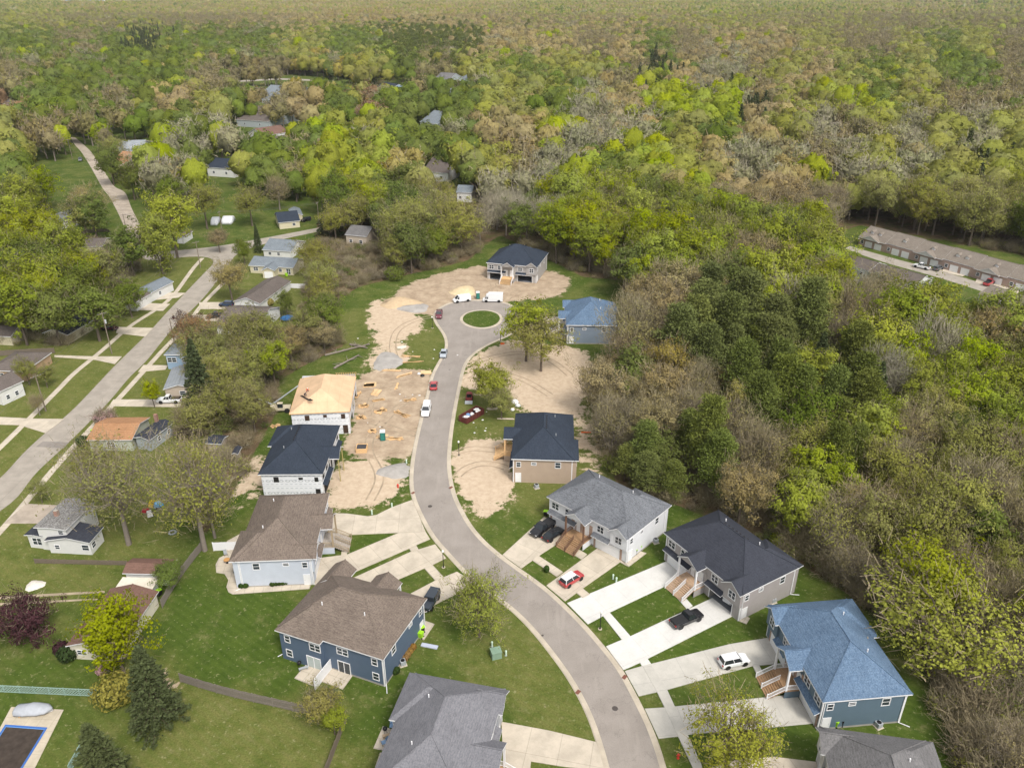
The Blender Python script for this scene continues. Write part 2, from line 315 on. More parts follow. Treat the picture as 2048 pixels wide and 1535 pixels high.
def strip(mb,A,B,za,zb,m=0,closed=False):
    n=len(A); k=n if closed else n-1
    for i in range(k):
        j=(i+1)%n; mb.quad((*A[i],za),(*A[j],za),(*B[j],zb),(*B[i],zb),m)
WE=[(1222,1600),(1205,1531),(1191,1480),(1174.5,1433),(1158,1398),(1141.7,1367.5),(1116,1330),(1092.5,1299.5),(1069,1269),(1041,1238.6),(1010.5,1210.5),(980,1191.7),(950,1168),(927,1148),(895,1112),(870,1086),(854,1063),(840,1036),(828,1012),(820,986.6),(818,960),(819.5,934.5),(825,898),(833,861.5),(840.8,830),(852.6,786),(861.7,749.5),(877,721),(889,697),(888,674.7),(877,657),(866,640),(868,623),(884,611),(906,603),(941,599),(976,600),(1012,604),(1034,615),(1045,633),(1041,652),(1028,667),(1002.5,678.7),(973.8,691.7),(950.4,707.3),(934.7,725.6),(927,749),(921.7,775),(916.5,801),(911,832),(906,866),(903,897.5),(902,931.4),(906,962.7),(914,994),(927,1020),(942.5,1048),(961,1071),(980,1089.7),(1003,1108.4),(1042.5,1137.6),(1090.5,1171),(1137,1213),(1163,1238.6),(1191,1269),(1217,1300),(1249.5,1341.7),(1268,1379),(1289,1416.7),(1306,1449.5),(1317,1480),(1334,1535),(1350,1600)]
L=smooth_line(pts(WE)); I0=offset(L,-.38); I1=offset(L,-.85)
mb=MB(); mb.poly([(*p,.02) for p in I1]); mb.build('road',ASPH)['kind']='structure'
mb=MB(); strip(mb,L,offset(L,-.12),0,.11); strip(mb,offset(L,-.12),I0,.11,.105); strip(mb,I0,I1,.105,.026); strip(mb,I1,offset(L,-.9),.026,.0)
mb.build('kerb',KERB)['kind']='structure'
# traffic island of the turning circle
isl=smooth_line(pts([(921,640),(928,628),(945,622),(965,620),(985,622),(1001,630),(1003,641),(994,650),(978,656),(960,657.5),(942,654),(929,648)]),1,True)
mb=MB(); a1=offset(isl,.5,True); ar=sum(isl[i-1].x*isl[i].y-isl[i].x*isl[i-1].y for i in range(len(isl)))
sg=1 if ar>0 else -1; a1=offset(isl,sg*.5,True); a0=offset(isl,-sg*.35,True)
strip(mb,a0,isl,.026,.12,closed=True); strip(mb,isl,a1,.12,.12,closed=True); mb.build('kerb',KERB)['kind']='structure'
mb=MB(); mb.poly([(*p,.115) for p in a1]); me=mb.build('island_lawn',bpy.data.materials['ground_mat']); me['kind']='structure'
OB_ISL=me; _a=me.data.attributes.new('soil','FLOAT_COLOR','POINT'); _a.data.foreach_set('color',[0.,0.,.15,0.]*len(me.data.vertices))
# older street to the west with its cross street
def path(name,mat,l1,l2,z,kind='structure'):
    a=smooth_line(pts(l1),2) if len(l1)>2 else [p.xy for p in pts(l1)]; b_=smooth_line(pts(l2),2) if len(l2)>2 else [p.xy for p in pts(l2)]
    mb=MB(); mb.poly([(*p,z) for p in a]+[(*p,z) for p in b_[::-1]]); o=mb.build(name,mat); o['kind']=kind; return o
path('street',OLDC,[(-60,1060),(0,1022),(31,1003),(65,952),(114.6,906),(161.5,861),(221.5,799),(260.6,752),(289,726),(345,657.6),(400,603),(434,562),(461,524),(480,504),(547,483),(618,467),(700,450)],
 [(-60,1000),(0,958),(44,908),(90,866),(127.7,835.5),(156,809),(193,770),(232,728.7),(294,668),(338,620),(393,562),(420,534.5),(429,524),(418,514),(376,513),(296,521),(285,506),(324.7,503),(376,499),(451,490),(533,475),(618,459),(700,443)],.02)
path('gravel_road',GRAVEL,[(286,508),(263,487),(239,432),(219,394),(205,376),(185,340),(164,306),(150,290),(140,275)],[(302,506),(290,470),(264,418),(250,385),(228,372),(207,340),(184,306),(168,290),(150,275)],.012)
path('street',OLDC,[(1690,497),(1760,522),(1900,562),(2100,628),(2400,730)],[(1700,492),(1770,512),(1910,550),(2110,612),(2400,700)],.016)
path('street',OLDC,[(440,166),(500,163),(560,160),(620,162)],[(440,163.5),(500,160),(560,157),(620,159)],.03)
path('street',GRAVEL,[(-60,268),(0,267),(46,262)],[(-60,256),(0,255),(46,254)],.03)
def walkline(l,w=1.35,z=.04,name='sidewalk',mat=None):
    a=smooth_line(pts(l),2); A=offset(a,w/2); B=offset(a,-w/2); mb=MB(); strip(mb,A,B,z,z); strip(mb,A,offset(A,.02),z,0); strip(mb,B,offset(B,-.02),z,0); o=mb.build(name,mat or WALK); o['kind']='structure'
walkline([(-60,950),(0,895),(60,835.5),(125,770),(147,747),(205,700),(260,652),(318,615),(348.6,588),(386,537),(405,516)])
walkline([(-60,1125),(0,1063),(52,1003),(130,912),(234.5,800),(292,737),(325.7,700),(372.5,651),(406.7,606),(468,545)])
_slabn=[0]
def slab(name,l,mat,z=.09,base=0):
    P=pts(l); o=P[base].copy(); d=(P[(base+1)%len(P)]-o); rz=math.atan2(d.y,d.x); Mi=Matrix.Rotation(-rz,4,'Z')
    _slabn[0]+=1; z+=.0025*(_slabn[0]%7)
    q=[Mi@(p-o) for p in P]; mb=MB(); mb.prism([(p.x,p.y) for p in q],0,z); ob=mb.build(name,mat); ob.location=(o.x,o.y,0); ob.rotation_euler=(0,0,rz); ob['kind']='structure'; return ob
sl=lambda l,mat=DRIVE,name='driveway',z=.09,base=0: slab(name,l,mat,z,base)
sl([(1005,1109.5),(1088.4,1033.4),(1142.6,1064.7),(1124,1081),(1076,1112.6),(1042.5,1136.6)])
sl([(1124,1079),(1174,1108.4),(1163.4,1119),(1113.4,1088.6)],WALK,'footpath',.11)
sl([(1075.9,1110.5),(1126,1144),(1113.4,1153.3),(1065.5,1121)],WALK,'sidewalk',.12)
sl([(1092.6,1171),(1201,1091.8),(1240,1119),(1257,1133),(1240,1124),(1167.6,1175),(1130,1202.2)])
sl([(1240,1117),(1257.2,1133.5),(1292.7,1106.4),(1267,1098)],WALK,'footpath',.12)
sl([(1165.5,1177),(1180,1188.7),(1165.5,1196),(1153,1185.6)],WALK,'sidewalk',.12)
sl([(1134,1206),(1332,1122.8),(1363,1147),(1345,1165),(1219,1224.5),(1175.7,1248)],NEWC)
sl([(1330,1168),(1341,1162),(1385,1211.4),(1374.6,1219)],NEWC,'footpath',.11)
sl([(1219,1224.5),(1205,1230.4),(1244.8,1280.8),(1261,1272.6)],NEWC,'sidewalk',.12)
sl([(1212,1292.5),(1261,1272),(1424.7,1195.7),(1468.4,1230),(1295,1317),(1302,1327),(1284,1332),(1280,1325),(1247,1339.4)],NEWC)
sl([(1249.5,1341.7),(1282,1332.3),(1301,1327.7),(1460,1287.8),(1538.8,1274.8),(1559.6,1283),(1548,1328),(1505,1331.5),(1400,1360.4),(1334,1379),(1277.6,1392)],PALE,'driveway',.09,3)
sl([(1284.7,1332),(1301,1327.7),(1334,1379),(1401.9,1527),(1412,1560),(1390,1560),(1385.5,1535),(1329,1414.4),(1312.8,1381.6)],PALE,'sidewalk',.12,2)
sl([(1505,1331.5),(1518,1330.3),(1550,1390.5),(1536.4,1394)],PALE,'footpath',.12)
sl([(1289.4,1416.7),(1329,1414.4),(1352.6,1412),(1488,1398.5),(1592,1388),(1629,1446),(1534,1455),(1380.7,1468),(1359.7,1471.8),(1317.5,1476.5)],PALE,'driveway',.09,2)
sl([(1390,1545),(1470,1520),(1548,1513),(1638,1524),(1660,1600),(1400,1600)])
sl([(1003,1443),(1100,1461),(1192,1483.5),(1213,1540),(1130,1533),(1062,1522),(1058,1560),(1008,1560)])
sl([(663,1026),(695,1027),(736,1032.5),(753,1029.7),(783,1014.7),(824,999.7),(838,1032),(851,1062.5),(796.5,1065.3),(698,1069.4),(655,1069)],DRIVE,'driveway',.09,8)
sl([(698,1069.4),(694,1109),(681.7,1115.9),(687,1069.4)],WALK,'footpath',.12)
sl([(694,1109),(796.5,1066),(851,1063),(860,1078),(832,1090),(818.4,1096.7),(695.3,1150),(640,1175),(622,1165),(630,1117)])
sl([(818,1097),(822.5,1103.5),(837.5,1099.5),(832,1090)],WALK,'sidewalk',.12)
sl([(703.5,1156.9),(821,1103.5),(870.3,1088.5),(892,1115.9),(864.9,1129.5),(848.5,1136.4),(788,1162.3),(750,1185),(722,1185)])
sl([(848.5,1136.4),(864.9,1129.5),(889,1156),(870.3,1161)],WALK,'sidewalk',.12)
sl([(821,1187),(870.3,1161),(914,1143.2),(932,1154),(945,1164),(908.6,1189.7),(875.8,1206),(851,1220),(835,1210)])
sl([(851,1241.6),(869,1248),(848,1279.3),(836.6,1275.4)],WALK,'footpath',.11)
sl([(623,1163.7),(618.8,1177.4),(540,1183),(465.6,1188.3),(457,1184),(453,1174),(457,1160),(449,1147.3),(432.8,1144.6),(431.4,1129.5),(438.3,1115.9),(452,1109),(470,1113),(474,1170),(600,1166)],WALK,'patio',.1,1)
sl([(454,1082),(480,1068),(500,1080),(470,1112),(450,1110)],WALK,'patio',.09)
sl([(589,1356),(618,1322),(652,1338),(628,1372)],WALK,'patio',.11); sl([(642.5,1362.7),(673.7,1326),(712.8,1340.5),(685.5,1378.3)],WALK,'patio',.11)
sl([(747,1496),(766,1452),(800,1464),(790,1505)],WALK,'patio',.11); sl([(751,1531.5),(760,1505),(790,1510),(780,1545),(745,1560)],WALK,'patio',.11)
sl([(1034,640),(1075,633),(1130,634),(1130,647),(1036,646)]); sl([(1036,655),(1130,666),(1131,679),(1037,665)])
for l in ([(0,834),(57,837),(128,838),(91,866),(39,850),(-40,848),(-40,833)],[(109,710.4),(187.6,713),(244,713),(230,728),(190,719.5),(109,714)],[(236,654),(306,656),(290.5,673),(232,666)],[(277,606),(340,608),(326,621.7),(273,620)],
  [(287,589),(330,585),(371,586),(357,595),(301,601)],[(398,604.6),(475,604.6),(471.6,618),(400,618)],[(384,630),(461,630),(455,642),(378,642)],[(287,730),(336,731),(331,739),(276,744)],[(227,799),(365,799),(360,814),(218,812)]): sl(l)
sl([(52,1007),(114.6,1010),(98,1046.5),(8,1046.5)],GRAVEL,'driveway',.05)
sl([(-60,1196),(0,1192),(110,1186),(209.6,1180.7),(209.6,1184.5),(0,1197.7),(-60,1202)],DIRTD,'dirt_track',.02); sl([(-60,1209),(0,1205.4),(195.5,1195.8),(195.5,1199),(0,1210),(-60,1214)],DIRTD,'dirt_track',.02)
sl([(1715,478),(1735,468),(1790,487),(1775,500)]); sl([(1800,490),(1860,510),(1850,522),(1775,500)]); sl([(1880,515),(1950,540),(1925,553),(1870,540)]); sl([(1960,545),(2048,575),(2030,590),(1950,565)])
sl([(-40,1475),(0,1455),(22.7,1413),(127.5,1418.7),(65,1545),(40,1620),(-40,1620)],concrete('pool_deck',(.48,.42,.33),1.8,.3),'pool_deck',.06,2)


_rut=concrete('rut_soil',(.37,.29,.205),0,0,.35)
for l in ([(740,1000),(760,960),(752,930),(738,905),(742,870),(770,840),(800,810),(838,790)],[(855,772),(820,765),(780,770),(748,790),(735,830)],[(835,868),(800,862),(770,850),(740,842)],[(870,632),(830,640),(795,660),(785,690),(790,715)],
 [(965,603),(950,590),(930,575),(900,565),(870,575)],[(1010,602),(1030,585),(1060,570),(1100,566)],[(985,605),(990,585),(985,565)],[(930,755),(960,740),(1000,745),(1050,760),(1100,790)],[(935,730),(980,715),(1040,705),(1100,720),(1140,750)],[(915,950),(940,930),(980,925),(1012,935)],[(912,905),(940,895),(985,900),(1010,900)]):
    a=smooth_line(pts(l),1.2)
    for d_ in(-.85,.85):
        A=offset(a,d_-.17); B=offset(a,d_+.17); mb=MB(); strip(mb,A,B,.008,.008); mb.build('tyre_track',_rut)['kind']='structure'
path('road_patch',concrete('dark_patch',(.235,.21,.19),0),[(72,893),(127,896)],[(86,882),(138,884)],.026)
# ---------------------------------------------------------------- houses
SH_BLUE=shingle('blue_shingle',(.055,.095,.165),(.10,.16,.25),(.20,.275,.37)); SH_CHAR=shingle('charcoal_shingle',(.030,.033,.045),(.044,.048,.063),(.055,.06,.075))
SH_NAVY=shingle('dark_slate_shingle',(.022,.030,.045),(.034,.044,.064),(.045,.055,.075)); SH_GREY=shingle('grey_shingle',(.075,.08,.092),(.155,.165,.185),(.22,.23,.25))
SH_BROWN=shingle('brown_shingle',(.10,.078,.066),(.18,.145,.122),(.23,.19,.16)); SH_LGREY=shingle('light_grey_shingle',(.12,.12,.135),(.185,.185,.205),(.235,.235,.255)); SH_WARM=shingle('warm_grey_shingle',(.10,.098,.10),(.165,.16,.165),(.21,.205,.21))
SH_RED=shingle('red_brown_shingle',(.13,.075,.058),(.17,.10,.078),(.2,.12,.1)); SH_ORANGE=shingle('orange_shingle',(.27,.14,.07),(.36,.20,.11)); SH_DB=shingle('dark_brown_shingle',(.085,.072,.066),(.13,.11,.10))
SH_PBLUE=shingle('pale_blue_shingle',(.19,.21,.235),(.26,.28,.30)); SH_SLATE=shingle('blue_grey_shingle',(.12,.14,.16),(.18,.205,.23)); SH_WORN=shingle('worn_roof',(.08,.075,.07),(.15,.14,.13),(.5,.5,.5))
SH_TAN=shingle('tan_grey_shingle',(.15,.125,.105),(.22,.19,.16),(.26,.23,.2)); OSB=concrete('sheathing_boards',(.60,.415,.265),2.42,.22,.12); LUMBER=wood('raw_lumber',(.66,.43,.22)); DECKW=wood('deck_boards',(.34,.21,.115)); DECKL=wood('pale_deck_boards',(.46,.32,.215)); POSTW=wood('green_treated_post',(.36,.30,.12))
FOUND=concrete('foundation',(.34,.32,.29),0); STONE=brick('stone_veneer',(.28,.16,.12),(.38,.27,.21)); BRICKR=brick('red_brick',(.25,.12,.09),(.32,.17,.12)); BRICKT=brick('tan_brick',(.38,.24,.13),(.45,.30,.18))
SHUT=paint('grey_garage_floor',(.14,.15,.17),.8)
def hip_cap(mb,a,b_,m=2): 
    mb.tube(a,b_,.10,.10,4,m)
def hiproof(mb,x0,x1,y0,y1,z,s,m=0,mf=1,band=.2,caps=True):
    w=x1-x0; d=y1-y0
    if w>=d: h=d/2*s; r0=Vector((x0+d/2,y0+d/2,z+h)); r1=Vector((x1-d/2,y0+d/2,z+h))
    else: h=w/2*s; r0=Vector((x0+w/2,y0+w/2,z+h)); r1=Vector((x0+w/2,y1-w/2,z+h))
    A,B,C,D=[Vector(p) for p in((x0,y0,z),(x1,y0,z),(x1,y1,z),(x0,y1,z))]
    if w>=d: fs=[(A,B,r1,r0),(B,C,r1),(C,D,r0,r1),(D,A,r0)]; hp=[(A,r0),(D,r0),(B,r1),(C,r1),(r0,r1)]
    else: fs=[(A,B,r0),(B,C,r1,r0),(C,D,r1),(D,A,r0,r1)]; hp=[(A,r0),(B,r0),(C,r1),(D,r1),(r0,r1)]
    for f in fs: mb.poly(f,m)
    dn=Vector((0,0,-band))
    for p,q in((A,B),(B,C),(C,D),(D,A)): mb.quad(p,q,q+dn,p+dn,mf)
    mb.poly([D+dn,C+dn,B+dn,A+dn],mf)
    if caps:
        for p,q in hp: hip_cap(mb,p,q)
    return h
def gableroof(mb,x0,x1,y0,y1,z,s,axis='y',m=0,mf=1,mw=3,inset=.35,th=.16,cap=True,wall0=True,wall1=True):
    "ridge along axis; eaves on the other two sides"
    if axis=='x': T=lambda a,b_,c:(b_,a,c); x0,x1,y0,y1=y0,y1,x0,x1
    else: T=lambda a,b_,c:(a,b_,c)
    xm=(x0+x1)/2; h=(x1-x0)/2*s
    for q in([(x0,y0,z),(xm,y0,z+h),(xm,y1,z+h),(x0,y1,z)],[(xm,y0,z+h),(x1,y0,z),(x1,y1,z),(xm,y1,z+h)]):
        mb.slab([T(*p) for p in q],th,m,mf)
    wi=inset
    for yy,on in((y0+wi,wall0),(y1-wi,wall1)):
        if on:
            a=[(x0+wi,yy,z-th),(x1-wi,yy,z-th),(x1-wi,yy,z+wi*s-th),(xm,yy,z+h-th),(x0+wi,yy,z+wi*s-th)]
            mb.poly([T(*p) for p in a],mw)
    if cap: hip_cap(mb,T(xm,y0,z+h+.0),T(xm,y1,z+h+.0))
    return h
class House:
    def __init__(s,name,label,cat,o,rz,wx0,wx1,wy0,wy1):
        s.r=empty(name,o,rz,label,cat); s.w=(wx0,wx1,wy0,wy1)
    def T(s,side,a,z,d):
        x0,x1,y0,y1=s.w
        return {'f':(a,y0-d,z),'b':(a,y1+d,z),'l':(x0-d,a,z),'r':(x1+d,a,z)}[side]
    def bx(s,mb,side,a0,a1,z0,z1,d0,d1,m=0):
        p=s.T(side,a0,z0,d0); q=s.T(side,a1,z1,d1); mb.box(p[0],q[0],p[1],q[1],z0,z1,m)
    def window(s,side,a,z,w=.9,h=1.2,n=1,trim=.11,d=0.,frame=WHITE,name='window',mull=True,g=None):
        mb=MB(); t=trim
        s.bx(mb,side,a-w/2-t,a+w/2+t,z-t,z,d+.002,d+.07); s.bx(mb,side,a-w/2-t,a+w/2+t,z+h,z+h+t,d+.002,d+.07)
        s.bx(mb,side,a-w/2-t,a-w/2,z,z+h,d+.002,d+.07); s.bx(mb,side,a+w/2,a+w/2+t,z,z+h,d+.002,d+.07)
        for i in range(1,n): x=a-w/2+w*i/n; s.bx(mb,side,x-.05,x+.05,z,z+h,d+.002,d+.06)
        if mull: s.bx(mb,side,a-w/2,a+w/2,z+h*.5-.03,z+h*.5+.03,d+.002,d+.055)
        f=mb.build(name,frame,s.r); mb=MB(); s.bx(mb,side,a-w/2+.002,a+w/2-.002,z+.002,z+h-.002,d+.005,d+.025); mb.build('pane',g or GLASS,f); return f
    def door(s,side,a,z=0.05,w=.95,h=2.05,m=None,d=0.):
        mb=MB(); t=.12
        s.bx(mb,side,a-w/2-t,a-w/2,z,z+h+t,d+.002,d+.07); s.bx(mb,side,a+w/2,a+w/2+t,z,z+h+t,d+.002,d+.07); s.bx(mb,side,a-w/2,a+w/2,z+h,z+h+t,d+.002,d+.068)
        s.bx(mb,side,a-w/2+.002,a+w/2-.002,z,z+h-.002,d+.002,d+.035,1)
        o=mb.build('door',[WHITE,m or DOORW],s.r)
        mb=MB(); s.bx(mb,side,a+w*.36,a+w*.42,z+.95,z+1.02,d+.036,d+.09); mb.build('handle',GREYM,o); return o
    def garage(s,side,a,w=4.9,h=2.15,m=None,d=0.,rows=4):
        mb=MB(); t=.13; g=m or DOORW
        s.bx(mb,side,a-w/2-t,a-w/2,.02,h+t,d+.002,d+.08); s.bx(mb,side,a+w/2,a+w/2+t,.02,h+t,d+.002,d+.08); s.bx(mb,side,a-w/2,a+w/2,h,h+t,d+.002,d+.078)
        for i in range(rows):
            z0=.03+i*(h-.03)/rows; z1=.03+(i+1)*(h-.03)/rows-.025
            s.bx(mb,side,a-w/2+.004,a+w/2-.004,z0,z1,d+.002,d+.045,1)
        s.bx(mb,side,a-w/2+.004,a+w/2-.004,.04,h-.03,d+.002,d+.02,2)
        return mb.build('garage_door',[WHITE,g,GREYM],s.r)
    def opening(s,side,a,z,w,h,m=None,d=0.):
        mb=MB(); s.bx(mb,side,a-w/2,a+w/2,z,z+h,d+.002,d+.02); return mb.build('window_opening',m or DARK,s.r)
    def corner(s,mb,m,z0,z1,w=.14):
        x0,x1,y0,y1=s.w
        for x in(x0,x1):
            for y in(y0,y1): 
                mb=MB(); mb.box(x-.03 if x==x0 else x-w,x+w if x==x0 else x+.03,y-.03 if y==y0 else y-w,y+w if y==y0 else y+.03,z0,z1,0); mb.build('corner_trim',WHITE,s.r)
def wall_holes(mb,T,a0,a1,z0,z1,holes,m=0):
    "flat wall in panel coordinates with rectangular holes (a0,a1,z0,z1)"
    A=sorted({a0,a1,*[h[0] for h in holes],*[h[1] for h in holes]}); Z=sorted({z0,z1,*[h[2] for h in holes],*[h[3] for h in holes]})
    for i in range(len(A)-1):
        for j in range(len(Z)-1):
            ca,cz=(A[i]+A[i+1])/2,(Z[j]+Z[j+1])/2
            if any(h[0]<ca<h[1] and h[2]<cz<h[3] for h in holes): continue
            mb.quad(T(A[i],Z[j]),T(A[i+1],Z[j]),T(A[i+1],Z[j+1]),T(A[i],Z[j+1]),m)
def frame_from(c,ez):
    P={k:G(*v,ez).xy for k,v in c.items()}
    if 'u' in c: pass
    if len(P)==4:
        u=((P['FR']-P['FL'])+(P['BR']-P['BL'])).normalized(); L_=((P['FR']-P['FL']).length+(P['BR']-P['BL']).length)/2
        D_=((P['BL']-P['FL']).length+(P['BR']-P['FR']).length)/2; ce=(P['FL']+P['FR']+P['BL']+P['BR'])/4
    else:
        L_=18.3; D_=12.6
        if 'FR' in P: v=(P['BR']-P['FR']).normalized(); u=Vector((v.y,-v.x)); ce=(P['FR']+P['BR'])/2-u*L_/2
        else: v=(P['BL']-P['FL']).normalized(); u=Vector((v.y,-v.x)); ce=(P['FL']+P['BL'])/2+u*L_/2
    v=Vector((-u.y,u.x)); o=ce-v*D_/2
    return o,math.atan2(u.y,u.x),L_,D_
EZ=5.75; SL=.62
def duplex(label,c,wall,roof,mir=False,endg=True,style='done',deck=DECKW,pier=None,garage_open=(),back=False,rail=WHITE,wallmat2=None,doorm=None,sidew=True,name='duplex_house',egp=.55,pent=None,brick_=None):
    o,rz,L_,D_=frame_from(c,EZ); k=-1 if mir else 1; ov=.42
    h=House(name,label,'house',(o.x,o.y,0),rz,-L_/2+ov,L_/2-ov,ov,D_-ov)
    x0,x1,y0,y1=h.w; X=lambda t:k*(-L_/2+t*L_)         # t = share along the front
    pc=X(.44); gc1=X(.205); gc2=X(.755); eg=X(.885); w2=wallmat2 or wall
    # roof
    mb=MB(); hiproof(mb,-L_/2,L_/2,0,D_,EZ,SL)
    ax,bx_=sorted((X(.56),X(1)-k*.03)); hiproof(mb,ax,bx_,.9,D_+.85,EZ-.004,SL,caps=False)
    pw=2.35; gableroof(mb,pc-pw,pc+pw,-2.0,4.2,EZ-.25,.62,wall1=False)
    if endg: gableroof(mb,eg-2.05,eg+2.05,-egp,3.4,EZ-.05,.70,wall1=False)
    rf=mb.build('roof',[roof,WHITE,roof,wall],h.r)
    for t,yy in((.3,.68),(.7,.7)):
        mb=MB(); x=X(t); y=D_*yy; zz=EZ+(D_-y)*SL; mb.tube((x,y,zz-.1),(x,y,zz+.5),.09,.09,8); mb.build('vent_pipe',WHITE if style=='done' else GREYM,rf)
    if style!='done' or roof is SH_CHAR:
        for i in range(7):
            mb=MB(); x=X(.38+.045*i); y=D_/2+.5; zz=EZ+(D_-y)*SL-.02; mb.box(x-.16,x+.16,y-.14,y+.2,zz-.1,zz+.14); mb.build('roof_vent',paint('vent_black',(.02,.02,.025),.7),rf)
    # walls
    mb=MB(); f0=.35 if style=='done' else .0
    gw=2.45; holes=[]
    for gi,g in((0,gc1),(1,gc2)):
        if gi in garage_open: holes.append((g-gw,g+gw,.02,2.2))
    wall_holes(mb,lambda a,z:(a,y0,z),x0,x1,0,EZ-.15,holes); 
    mb.quad((x0,y0,0),(x0,y1,0),(x0,y1,EZ-.15),(x0,y0,EZ-.15),0); mb.quad((x1,y0,0),(x1,y1,0),(x1,y1,EZ-.15),(x1,y0,EZ-.15),0)
    ea,eb=sorted((X(.56)+k*ov,X(1)-k*ov-k*.003)); mb.quad((x0,y1,0),(x1,y1,0),(x1,y1,EZ-.15),(x0,y1,EZ-.15),0)
    mb.box(ea,eb,y1-.5,y1+.85,0,EZ-.152,0)
    if f0: mb.box(x0-.02,x1+.02,y0-.02,y1+.02,0,.3,1) if not garage_open else [mb.box(a,b_,y0-.02,y1+.02,0,.02,1) for a,b_ in((x0-.02,x1+.02),)]
    for hh in holes:   # garage room behind an open door
        a,b_=hh[0],hh[1]; zt=2.6; yb=y0+6
        for q in([(a,y0,.03),(b_,y0,.03),(b_,yb,.03),(a,yb,.03)],):mb.poly(q,2)
        mb.poly([(a,y0,zt),(b_,y0,zt),(b_,yb,zt),(a,yb,zt)],4); mb.poly([(a,yb,0),(b_,yb,0),(b_,yb,zt),(a,yb,zt)],4)
        mb.poly([(a-.2,y0,0),(a-.2,yb,0),(a-.2,yb,zt),(a-.2,y0,zt)],4); mb.poly([(b_+.2,y0,0),(b_+.2,yb,0),(b_+.2,yb,zt),(b_+.2,y0,zt)],4)
    if endg and style!='frame':
        a,b_=eg-1.75,eg+1.75; mb.box(a,b_,y0-.35,y0+.1,2.75,EZ-.12,0)
    wl=mb.build('wall',[wall,FOUND,SHUT,WHITE,paint('garage_lining',(.30,.29,.28),.9)],h.r)
    if style=='done' or style=='new':
        h.corner(None,0,.05,EZ-.2)
    pm=brick_ or w2
    for gi,g in((0,gc1),(1,gc2)):
        if style=='wrap': h.opening('f',g,.02,4.9,2.3,DARK); continue
        if gi in garage_open:
            mb=MB(); h.bx(mb,'f',g-gw-.13,g-gw,.02,2.33,.002,.08); h.bx(mb,'f',g+gw,g+gw+.13,.02,2.33,.002,.08); h.bx(mb,'f',g-gw,g+gw,2.2,2.33,.002,.078); mb.build('garage_door_frame',WHITE,h.r)
        else: h.garage('f',g,m=doorm)
        for s_ in(-1,1): mb=MB(); h.bx(mb,'f',g+s_*2.6,g+s_*3.05,.0,2.55,.0,.05); mb.build('pier',pm,h.r)
        w=3.2; mb=MB(); zp=2.72
        mb.slab([(g-w,y0-.85,zp),(g+w,y0-.85,zp),(g+w,y0-.003,zp+.5),(g-w,y0-.003,zp+.5)],.14,0,1)
        if gi==1 and endg:
            mb=MB(); a=gc2-3.2 if k>0 else gc2+3.2; b_=eg-k*1.76; a,b_=sorted((a,b_)); mb.slab([(a,y0-.85,zp),(b_,y0-.85,zp),(b_,y0-.003,zp+.5),(a,y0-.003,zp+.5)],.14,0,1)
        mb.build('pent_roof',[roof if pent is None else pent,WHITE],h.r)
    if style=='wrap':
        for g in(gc1,gc2):
            mb=MB(); mb.slab([(g-3.2,y0-.85,2.72),(g+3.2,y0-.85,2.72),(g+3.2,y0-.003,3.2),(g-3.2,y0-.003,3.2)],.14,0,0)
            mb.build('pent_roof',[roof],h.r)
    # windows on the front
    wf=(lambda side,a,z,w,hh,n=1,d=0.: h.window(side,a,z,w,hh,n,d=d)) if style in('done','new') else (lambda side,a,z,w,hh,n=1,d=0.: h.opening(side,a,z,w,hh,d=d))
    for t in(.10,.27): wf('f',X(t),3.65,1.5,1.25,2)
    wf('f',X(.66),3.65,1.3,1.25,2)
    if endg: wf('f',eg,3.6,1.3,1.3,2,.352)
    else: wf('f',X(.88),3.65,1.4,1.25,2)
    if sidew:
        for sd_ in('l','r'):
            wf(sd_,D_*.12,3.75,.75,1.0); wf(sd_,D_*.36,4.25,.85,.5); wf(sd_,D_*.74,3.7,1.0,1.2)
            h.door(sd_,D_*.115,.12) if style in('done','new') else wf(sd_,D_*.115,.1,.95,2.0)
    # back
    for t,n in((.1,1),(.4,2),(.63,2),(.9,1)):
        if t>.56: wf('b',X(t),3.7,.8 if n==1 else 1.7,1.15,n,.85)
        else: wf('b',X(t),3.7,.8 if n==1 else 1.7,1.15,n)
    if back:
        wf('b',X(.1),.9,.9,1.2); wf('b',X(.9),.9,.9,1.2,1,.85)
        h.window('b',X(.4),.1,1.9,2.1,2,name='sliding_door',mull=False); h.window('b',X(.66),.1,2.2,2.1,2,d=.85,name='sliding_door',mull=False,g=paint('blinds',(.42,.47,.46),.6))
        mb=MB(); mb.box(X(.53)-.05,X(.53)+.05,y1+.01,y1+4.2,0,2.0); mb.build('privacy_panel',WHITE,h.r)
    # porch
    pz=1.45; py=-2.0+.25
    if style in('done','new'):
        mb=MB(); mb.box(pc-2.1,pc+2.1,-1.9,y0-.004,pz-.18,pz); n=8
        if style=='new': n=7
        for i in range(n):
            z=pz-.18-(i)*pz/(n+1.); mb.box(pc-2.05,pc+2.05,-1.9-.3*(i+1),-1.9-.3*i+.02,z-.05,z)
            mb.box(pc-2.0,pc+2.0,-1.9-.3*i,-1.9-.3*i+.03,z-.15,z-.05,1)
        mb.build('porch_deck',[deck,deck if style=='new' else paint('riser',(.20,.13,.08),.8)],h.r)
        for s_ in(-1,1): mb=MB(); mb.box(pc+s_*2.02,pc+s_*2.12,-1.88,y0-.01,0,pz-.19); mb.build('porch_skirt',w2,h.r)
        for s_ in(-1,1):
            mb=MB(); mb.box(pc+s_*2.0-.13,pc+s_*2.0+.13,-1.85,-1.59,pz,EZ-.42); mb.build('porch_post',rail,h.r)
